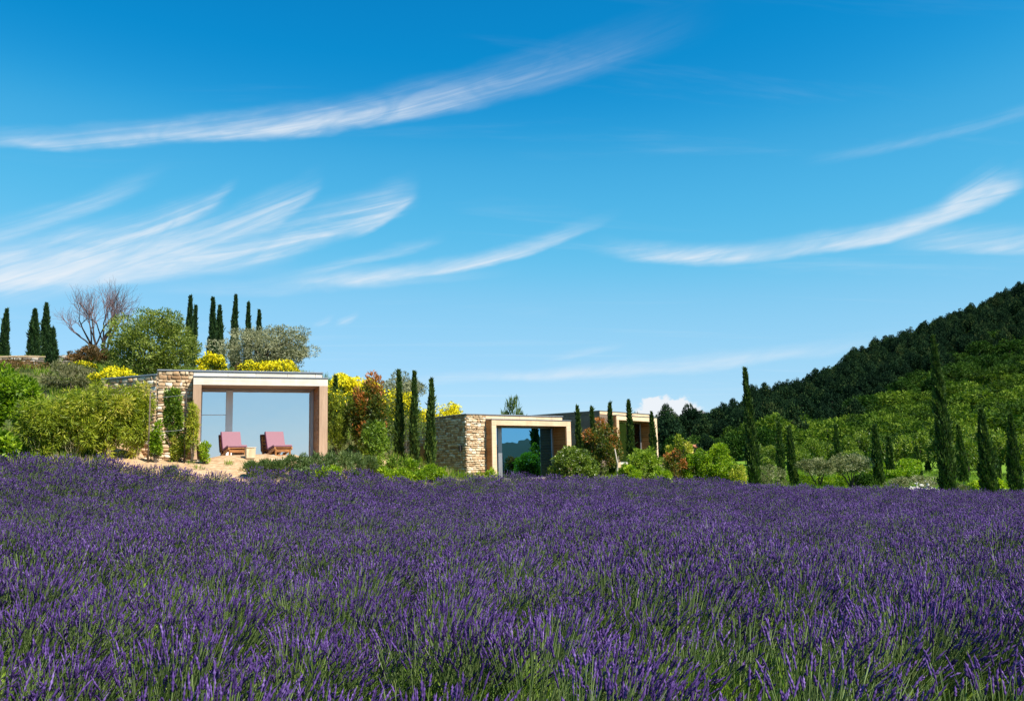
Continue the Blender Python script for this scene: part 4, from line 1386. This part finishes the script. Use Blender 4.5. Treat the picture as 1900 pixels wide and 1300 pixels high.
# ------------------------------------------------------------------ scatter of uncountable stuff
def scatter(name, pts, mats3, idx, protos, label, category):
    """one object: instances of the prototype meshes on points (geometry nodes)"""
    pc = bpy.data.collections.new(name + '_kit')
    names = []
    for i, me_ in enumerate(protos):
        o = bpy.data.objects.new('%s_kit_%02d' % (name, i), me_)
        pc.objects.link(o)
    me_ = bpy.data.meshes.new(name)
    me_.vertices.add(len(pts))
    me_.vertices.foreach_set('co', np.asarray(pts, np.float32).ravel())
    e = np.array([m3.to_euler() for m3, _ in mats3], np.float32)
    s = np.array([sc_ for _, sc_ in mats3], np.float32)
    a = me_.attributes.new('rot', 'FLOAT_VECTOR', 'POINT')
    a.data.foreach_set('vector', e.ravel())
    a = me_.attributes.new('siz', 'FLOAT_VECTOR', 'POINT')
    a.data.foreach_set('vector', s.ravel())
    a = me_.attributes.new('pick', 'INT', 'POINT')
    a.data.foreach_set('value', np.asarray(idx, np.int32))
    o = bpy.data.objects.new(name, me_)
    link(o)
    o['kind'] = 'stuff'
    o['label'] = label
    o['category'] = category
    ng = bpy.data.node_groups.new(name, 'GeometryNodeTree')
    ng.interface.new_socket('Geometry', in_out='INPUT', socket_type='NodeSocketGeometry')
    ng.interface.new_socket('Geometry', in_out='OUTPUT', socket_type='NodeSocketGeometry')
    N = ng.nodes
    gi, go = N.new('NodeGroupInput'), N.new('NodeGroupOutput')
    ci = N.new('GeometryNodeCollectionInfo')
    ci.inputs['Collection'].default_value = pc
    ci.inputs['Separate Children'].default_value = True
    ci.inputs['Reset Children'].default_value = True
    ip = N.new('GeometryNodeInstanceOnPoints')
    ip.inputs['Pick Instance'].default_value = True

    def na(nm, typ):
        nd = N.new('GeometryNodeInputNamedAttribute')
        nd.data_type = typ
        nd.inputs['Name'].default_value = nm
        return nd.outputs['Attribute']

    Lk = ng.links.new
    Lk(gi.outputs[0], ip.inputs['Points'])
    Lk(ci.outputs[0], ip.inputs['Instance'])
    Lk(na('pick', 'INT'), ip.inputs['Instance Index'])
    er = N.new('FunctionNodeEulerToRotation')
    Lk(na('rot', 'FLOAT_VECTOR'), er.inputs[0])
    Lk(er.outputs[0], ip.inputs['Rotation'])
    Lk(na('siz', 'FLOAT_VECTOR'), ip.inputs['Scale'])
    Lk(ip.outputs[0], go.inputs[0])
    md = o.modifiers.new('scatter', 'NODES')
    md.node_group = ng
    return o


# ------------------------------------------------------------------ hillside wood
def tree_proto(kind, seed):
    rng = np.random.default_rng(seed)
    bag = Bag()
    if kind == 'pine':
        V, F, T, cen = crown(rng, .38, .38, .02, 1.0, 3000, .07, .03, 40, .30, .5, .8, (.45, .24), .15, 0, .35, -.95)
        # crowns narrow upward, untidily
        k = np.clip(1.15 - .62 * np.clip((V[:, 2] - .3) / .7, 0, 1) ** 1.4, .3, 1.15)
        V[:, 0] *= k
        V[:, 1] *= k
        mats = [LEAF['pine'], M['darkbark']]
    else:
        V, F, T, cen = crown(rng, .56, .56, .06, 1.0, 3000, .07, .045, 30, .30, .25, .9, (.5, .24), .14, 0, .6)
        mats = [LEAF[kind], M['darkbark']]
    bag.add(V, F, T, 0)
    bag.add(*tube_vf(np.array([(0, 0, -.15), (0, 0, .3), (.01, 0, .7)]), [.028, .022, .01], 5), .5, 1)
    return bag.mesh(kind + '_tree', mats)


PROTO = {k: [tree_proto(k, 500 + 17 * i + len(k)) for i in range(n)] for k, n in (('pine', 6), ('oak', 4), ('oakdark', 3), ('orchard', 4))}
rh = np.random.default_rng(77)
LB = ([1150, 1390, 1500, 1570, 1640, 1700, 1760, 1830, 1900, 2200], [838, 832, 822, 806, 764, 728, 696, 668, 645, 560])     # wood / lighter trees
RIDGE = ([1100, 1200, 1400, 1600, 1750, 1900, 2250, 2700], [140, 152, 192, 228, 248, 264, 290, 300])
cand = []
grid = {}
tries = 0
while tries < 90000:
    tries += 1
    Y_ = rh.uniform(92, 300)
    px_ = rh.uniform(1165, 2120)
    X_ = (px_ - 950) / FPX * Y_
    if Y_ > np.interp(px_, *RIDGE) + 4:
        continue
    # nearer columns are wider in the picture: thin the sampling by area
    if rh.uniform() > (Y_ / 300):
        continue
    key = (int(X_ // 8), int(Y_ // 8))
    ok = True
    sp = 3.4 if Y_ > 150 else 4.4
    for a in (-1, 0, 1):
        for b in (-1, 0, 1):
            for (x2, y2) in grid.get((key[0] + a, key[1] + b), ()):
                if (x2 - X_) ** 2 + (y2 - Y_) ** 2 < sp * sp:
                    ok = False
    if ok:
        grid.setdefault(key, []).append((X_, Y_))
        cand.append((X_, Y_))
cand = np.array(cand)
cz = terrain(cand[:, 0], cand[:, 1])
cpx, cpy = project(cand[:, 0], cand[:, 1], cz)
pines, rest = [], []
for (X_, Y_), z_, px_, py_ in zip(cand, cz, cpx, cpy):
    lim = np.interp(px_, *LB) + rh.normal(0, 13)
    if py_ < lim:
        pines.append((Y_, X_, z_, px_, py_))
    elif px_ > 1380 and Y_ < 215:
        band = (py_ - lim)
        rest.append((Y_, X_, z_, px_, py_, 'oakdark' if (band < 26 and rh.uniform() < .6) or (px_ > 1720 and band < 60) else 'oak'))


def put(kind, X_, Y_, z_, h, w, label, cat, group):
    o = solo('pine_tree' if kind == 'pine' else 'broadleaf_tree', PROTO[kind][rh.integers(len(PROTO[kind]))], label, cat, (X_, Y_, z_ - .15), rh.uniform(0, 6.28), group, (w, w, h))
    return o


pines.sort()
inview = [p for p in pines if 1160 < p[3] < 1930]
print('pines', len(pines), len(inview), 'broadleaf', len(rest))
# those that stand free on the skyline or near the foot show largest; rank by distance behind the trees before them
top = {}
score = []
for p in inview:
    k = int(p[3] // 14)
    score.append((p[4] - top.get(k, 9999), p))
    top[k] = min(top.get(k, 9999), p[4])
score.sort(key=lambda t: t[0])
single = [t[1] for t in score[:285]]
sset = set(id(p) for p in single)
for p in single:
    h = rh.uniform(4.2, 6.8)
    put('pine', p[1], p[0], p[2], h, h * rh.uniform(.75, 1.1), 'dark pine in the dense wood covering the hill', 'pine tree', 'pines of the hillside wood')
left = [p for p in pines if id(p) not in sset]
if left:
    scatter('pine_wood', [(p[1], p[0], p[2] - .15) for p in left], [(Matrix.Rotation(rh.uniform(0, 6.28), 3, 'Z'), (lambda h: (h * .9, h * .9, h))(rh.uniform(4.4, 6.6))) for p in left],
            rh.integers(0, 6, len(left)), PROTO['pine'], 'pines filling the dense dark wood on the hill', 'wood')
for p in rest:
    h = rh.uniform(3.4, 5.4)
    put(p[5], p[1], p[0], p[2], h, h * rh.uniform(.95, 1.35),
        'dark leafy tree at the lower edge of the pine wood' if p[5] == 'oakdark' else 'round green broadleaf tree on the lower slope of the hill', 'tree',
        'dark broadleaf trees below the pines' if p[5] == 'oakdark' else 'broadleaf trees on the lower slope')
for k_, px_ in enumerate(range(1206, 1400, 17)):
    Y_ = 92 + 9 * (k_ % 3)
    loc, H = ground_at(px_, 800 + 12 * ((k_ * 7) % 3), Y_)
    H = min(max(H, 3), 6.5)
    put('oakdark' if k_ % 2 else 'pine', loc.x, Y_, loc.z, H, H * .9, 'dark tree at the foot of the wood behind the lime shrubs', 'tree', 'dark trees behind the lime shrubs')
# orchard rows at the foot of the hill
for px_, tp_, Y_, w_ in ((1404, 824, 84, 42), (1432, 826, 82, 40), (1478, 818, 80, 44), (1508, 812, 82, 46), (1536, 816, 86, 40), (1416, 842, 74, 40), (1486, 838, 72, 44), (1570, 806, 84, 56), (1604, 800, 86, 60), (1632, 812, 80, 50),
                         (1668, 808, 84, 60), (1704, 800, 80, 64), (1752, 806, 76, 66), (1792, 812, 74, 60), (1806, 790, 84, 70), (1850, 800, 76, 70), (1892, 806, 74, 70), (1940, 800, 78, 80), (1580, 834, 70, 50)):
    loc, H = ground_at(px_, tp_, Y_)
    w = w_ * Y_ / FPX / 1.1
    solo('orchard_tree', PROTO['orchard'][rh.integers(4)], 'leafy orchard tree in the rows at the foot of the hill', 'tree', (loc.x, loc.y, loc.z - .15), rh.uniform(0, 6.28), 'orchard trees at the foot of the hill', (w, w, max(H, 1.5) + .15))

# ------------------------------------------------------------------ lavender field
mf, q = new_mat('lavender flowers')
tone = attr(q, 'tone')
oi = q.n('ShaderNodeObjectInfo')
tone = q.m('ADD', tone, q.m('MULTIPLY', q.m('SUBTRACT', oi.outputs['Random'], .5), .25), clamp=True)
c = ramp(q, tone, [(0, (.022, .010, .055)), (.35, (.072, .033, .155)), (.7, (.150, .076, .295)), (1, (.29, .185, .47))])
p_ = principled(q, c, .7, .2)
tr = q.n('ShaderNodeBsdfTranslucent')
q.t.links.new(c, tr.inputs['Color'])
mx = q.n('ShaderNodeMixShader')
mx.inputs[0].default_value = .2
q.t.links.new(p_, mx.inputs[1])
q.t.links.new(tr.outputs[0], mx.inputs[2])
finish(mf, q, mx.outputs[0])
M['lavflower'] = mf
LEAF['lavstem'] = foliage('lavender stems', [(0, (.046, .084, .020)), (.5, (.125, .19, .050)), (1, (.29, .37, .14))], .25, .6, .25)
LEAF['lavleaf'] = foliage('lavender leaves', [(0, (.06, .13, .010)), (.5, (.18, .31, .018)), (1, (.40, .52, .08))], .4, .55, .3)


def lav_clump(rng, n, head=1.0, rings=7, sides=5, radius=.40, height=.66, leaves=70, fat=1.0):
    V_, F_, T_, M_ = [], [], [], []
    bag = Bag()
    rho = np.sqrt(rng.uniform(0, 1, n))
    ph = rng.uniform(0, 2 * np.pi, n)
    H = height * (1 - .30 * rho ** 2) * rng.uniform(.84, 1.10, n)
    tip = np.stack([rho * radius * np.cos(ph), rho * radius * np.sin(ph), H], -1) + rng.normal(0, .03, (n, 3))
    base = np.stack([rho * radius * .35 * np.cos(ph), rho * radius * .35 * np.sin(ph), 0 * rho + .02], -1)
    ctl = base * .45 + tip * .55
    ctl[:, :2] = base[:, :2] * .75 + tip[:, :2] * .25 + rng.normal(0, .02, (n, 2))
    bz = lambda t: ((1 - t) ** 2)[None, :, None] * base[:, None] + (2 * t * (1 - t))[None, :, None] * ctl[:, None] + (t ** 2)[None, :, None] * tip[:, None]
    has = rng.uniform(size=n) < head
    hl = rng.uniform(.05, .09, n)
    tan = unit(tip - ctl)
    # stems: flat three-sided strands
    st = bz(np.array([0.15, .55, 1.0]))
    U = unit(np.cross(tan, rng.normal(size=(n, 3))))
    W = np.cross(tan, U)
    rs = .0023 * min(fat, 1.2)
    a = np.arange(3) * 2 * np.pi / 3
    ring = st[:, :, None] + rs * (U[:, None, None] * np.cos(a)[None, None, :, None] + W[:, None, None] * np.sin(a)[None, None, :, None])
    Vs = ring.reshape(-1, 3)
    k = np.arange(n)[:, None, None] * 9
    i = np.arange(2)[None, :, None] * 3
    s_ = np.arange(3)[None, None, :]
    s2 = (s_ + 1) % 3
    Fs = np.stack([k + i + s_, k + i + s2, k + i + 3 + s2, k + i + 3 + s_], -1).reshape(-1, 4)
    bag.add(Vs, Fs, np.repeat(rng.uniform(0, 1, n), 9), 0)
    # heads: whorls of calyces, alternately wide and narrow
    m = int(has.sum())
    tt = np.linspace(0, 1, rings)
    env = np.sin(np.pi * (.12 + .83 * tt)) ** .7
    alt = np.where(np.arange(rings) % 2 == 0, .58, 1.12)
    alt[-1] = .35
    rad = ((.0062 * fat) * env * alt)[None, :] * rng.uniform(.8, 1.25, (m, 1)) * rng.uniform(.8, 1.2, (m, rings))
    cen = tip[has][:, None] + (tan[has] * hl[has][:, None])[:, None] * (tt - .1)[None, :, None]
    cen[:, :, :] += (rng.normal(0, .004, (m, 1, 3)) * (tt ** 2)[None, :, None])
    a = np.arange(sides) * 2 * np.pi / sides
    aa = a[None, None, :] + (np.arange(rings) * .6)[None, :, None]
    ring = cen[:, :, None] + rad[:, :, None, None] * (U[has][:, None, None] * np.cos(aa)[..., None] + W[has][:, None, None] * np.sin(aa)[..., None])
    Vh = ring.reshape(-1, 3)
    k = np.arange(m)[:, None, None] * rings * sides
    i = np.arange(rings - 1)[None, :, None] * sides
    s_ = np.arange(sides)[None, None, :]
    s2 = (s_ + 1) % sides
    Fh = np.stack([k + i + s_, k + i + s2, k + i + sides + s2, k + i + sides + s_], -1).reshape(-1, 4)
    th = rng.normal(.42, .16, (m, 1, 1)) + rng.normal(0, .16, (m, rings, sides)) + (alt > 1)[None, :, None] * .14
    bag.add(Vh, Fh, np.clip(th, 0, 1).ravel(), 1)
    # leafy base
    r2 = np.sqrt(rng.uniform(0, 1, leaves)) * radius * .75
    p2 = rng.uniform(0, 2 * np.pi, leaves)
    P = np.stack([r2 * np.cos(p2), r2 * np.sin(p2), rng.uniform(.02, height * .45, leaves)], -1)
    ax = np.stack([np.cos(p2) * .5, np.sin(p2) * .5, np.full(leaves, .9)], -1) + rng.normal(0, .25, (leaves, 3))
    V, F = leaf_quads(P, ax, .15, .010 * fat, rng)
    bag.add(V, F, np.repeat(rng.uniform(0, 1, leaves), 4), 2)
    return bag.mesh('lavender_clump', [LEAF['lavstem'], M['lavflower'], LEAF['lavleaf']])


rl = np.random.default_rng(11)
near_k = [lav_clump(rl, 150, .97, 8, 5, leaves=150) for _ in range(6)] + [lav_clump(rl, 95, .45, 8, 5, leaves=300, height=.60) for _ in range(2)]
mid_k = [lav_clump(rl, 150, .98, 5, 3, leaves=110, fat=1.25) for _ in range(4)] + [lav_clump(rl, 95, .55, 5, 3, leaves=220, fat=1.25, height=.6) for _ in range(2)]
far_k = [lav_clump(rl, 130, .98, 4, 3, leaves=60, fat=1.8) for _ in range(3)] + [lav_clump(rl, 90, .7, 4, 3, leaves=130, fat=1.8) for _ in range(1)]
leaf_k = [lav_clump(rl, 26, .35, 6, 4, leaves=520, height=.52, radius=.46), lav_clump(rl, 40, .5, 6, 4, leaves=420, height=.56, radius=.46)]
kits = near_k + mid_k + far_k + leaf_k


def vnoise(x, y, s, seed):
    r = np.random.default_rng(seed)
    tot = 0
    for k in range(4):
        a = r.uniform(0, 2 * np.pi)
        f = (1 + .7 * k) / s
        tot = tot + np.sin((x * math.cos(a) + y * math.sin(a)) * f * 2 * np.pi + r.uniform(0, 6.28)) / (1 + .4 * k)
    return tot / 2.4


ang = R(7)
dr, nr = np.array([math.cos(ang), math.sin(ang)]), np.array([-math.sin(ang), math.cos(ang)])
pts, mats3, idx = [], [], []
ROWS = 1.32
for kx in range(0, 41):
    for t_ in np.arange(-48, 48, .25):
        p = dr * (t_ + rl.normal(0, .06)) + nr * (1.3 + kx * ROWS + rl.normal(0, .10))
        X_, Y_ = p
        if Y_ < 1.5 or Y_ > edge_y(X_) + rl.normal(0, .12):
            continue
        if abs(X_) > 4.0 + Y_ * .66:
            continue
        pts.append((X_, Y_))
n_fl = len(pts)
for kx in range(0, 41):                       # leafy growth in the furrows between the rows
    for t_ in np.arange(-48, 48, .42):
        X_, Y_ = dr * (t_ + rl.normal(0, .12)) + nr * (1.3 + (kx + .5) * ROWS + rl.normal(0, .12))
        if Y_ < 1.5 or Y_ > edge_y(X_) - .3 or abs(X_) > 4.0 + Y_ * .66:
            continue
        if vnoise(X_ * .5, Y_, 2.7, 21) + rl.normal(0, .25) > .12:
            pts.append((X_, Y_))
pts = np.array(pts)
pz = terrain(pts[:, 0], pts[:, 1])
sparse = vnoise(pts[:, 0] * .45, pts[:, 1], 2.9, 3) + .5 * vnoise(pts[:, 0], pts[:, 1], 1.3, 5)
lean = .42 + .24 * vnoise(pts[:, 0] * .4, pts[:, 1], 2.6, 8) + rl.normal(0, .07, len(pts))
leany = .06 * vnoise(pts[:, 0], pts[:, 1], 3.0, 9) + rl.normal(0, .06, len(pts))
for i in range(len(pts)):
    Y_ = pts[i, 1]
    green = sparse[i] > .50 and rl.uniform() < .75
    if Y_ < 9 + rl.normal(0, .6):
        k = 6 + rl.integers(2) if green else rl.integers(6)
    elif Y_ < 19 + rl.normal(0, 1.5):
        k = 8 + (4 + rl.integers(2) if green else rl.integers(4))
    else:
        k = 14 + (3 if green else rl.integers(3))
    if i >= n_fl:
        k = 18 + rl.integers(2)
    idx.append(k)
    s = rl.uniform(.86, 1.12) * (1 + .06 * math.sin(pts[i, 0] * .9))
    m3 = Matrix.Rotation(lean[i], 3, 'Y') @ Matrix.Rotation(leany[i], 3, 'X') @ Matrix.Rotation(rl.uniform(0, 6.28), 3, 'Z')
    mats3.append((m3, (s, s, s * rl.uniform(.92, 1.08))))
print('lavender clumps', len(pts))
scatter('lavender_field', np.column_stack([pts, pz - .02]), mats3, idx, kits, 'purple lavender in full bloom filling the whole foreground', 'lavender')

# ------------------------------------------------------------------ grass and weeds on bank, slope and meadow
def tuft(rng, n, L, W, spread, leaf, tone):
    r = np.sqrt(rng.uniform(0, 1, n)) * spread
    a = rng.uniform(0, 2 * np.pi, n)
    P = np.stack([r * np.cos(a), r * np.sin(a), 0 * r], -1)
    ax = np.stack([np.cos(a) * .35, np.sin(a) * .35, np.ones(n)], -1) + rng.normal(0, .22, (n, 3))
    V, F = leaf_quads(P, ax, L, W, rng)
    return mesh_np('tuft', V, [F], {'tone': np.repeat(np.clip(rng.normal(tone, .2, n), 0, 1), 4)}, [LEAF[leaf]])


rg = np.random.default_rng(15)
tk = [tuft(rg, 34, .22, .016, .14, 'herb', .5), tuft(rg, 34, .26, .018, .16, 'lime', .3), tuft(rg, 26, .20, .014, .14, 'straw', .5), tuft(rg, 34, .24, .02, .16, 'green', .5)]
gp, gm, gi_ = [], [], []
while len(gp) < 9000:
    Y_ = rg.uniform(23, 78)
    X_ = rg.uniform(-.66, .66) * Y_
    e = float(edge_y(X_))
    if Y_ < e - .2:
        continue
    px_ = 950 + FPX * X_ / Y_
    bank = 190 < px_ < 800 and Y_ < e + 6
    if bank and rg.uniform() > .22:
        continue
    ins = False
    for loc, rot, u0, u1, v0, v1, fl in HOUSES:
        c_, s_ = math.cos(rot), math.sin(rot)
        u, v = (X_ - loc.x) * c_ + (Y_ - loc.y) * s_, -(X_ - loc.x) * s_ + (Y_ - loc.y) * c_
        if u0 - .1 < u < u1 and v0 - 1.1 < v < v1 + .4:
            ins = True
    if ins:
        continue
    gp.append((X_, Y_))
    s = rg.uniform(.6, 1.3) * (.75 if bank else 1.25)
    gm.append((Matrix.Rotation(rg.uniform(0, 6.28), 3, 'Z'), (s, s, s)))
    gi_.append(rg.choice([0, 2, 1], p=[.4, .45, .15]) if bank else (rg.choice([1, 3, 0], p=[.6, .25, .15]) if px_ > 1340 else rg.choice([0, 3, 2, 1], p=[.3, .3, .2, .2])))
gp = np.array(gp)
scatter('grass', np.column_stack([gp, terrain(gp[:, 0], gp[:, 1]) - .01]), gm, gi_, tk, 'grass and weeds between the shrubs and on the sandy bank', 'grass')
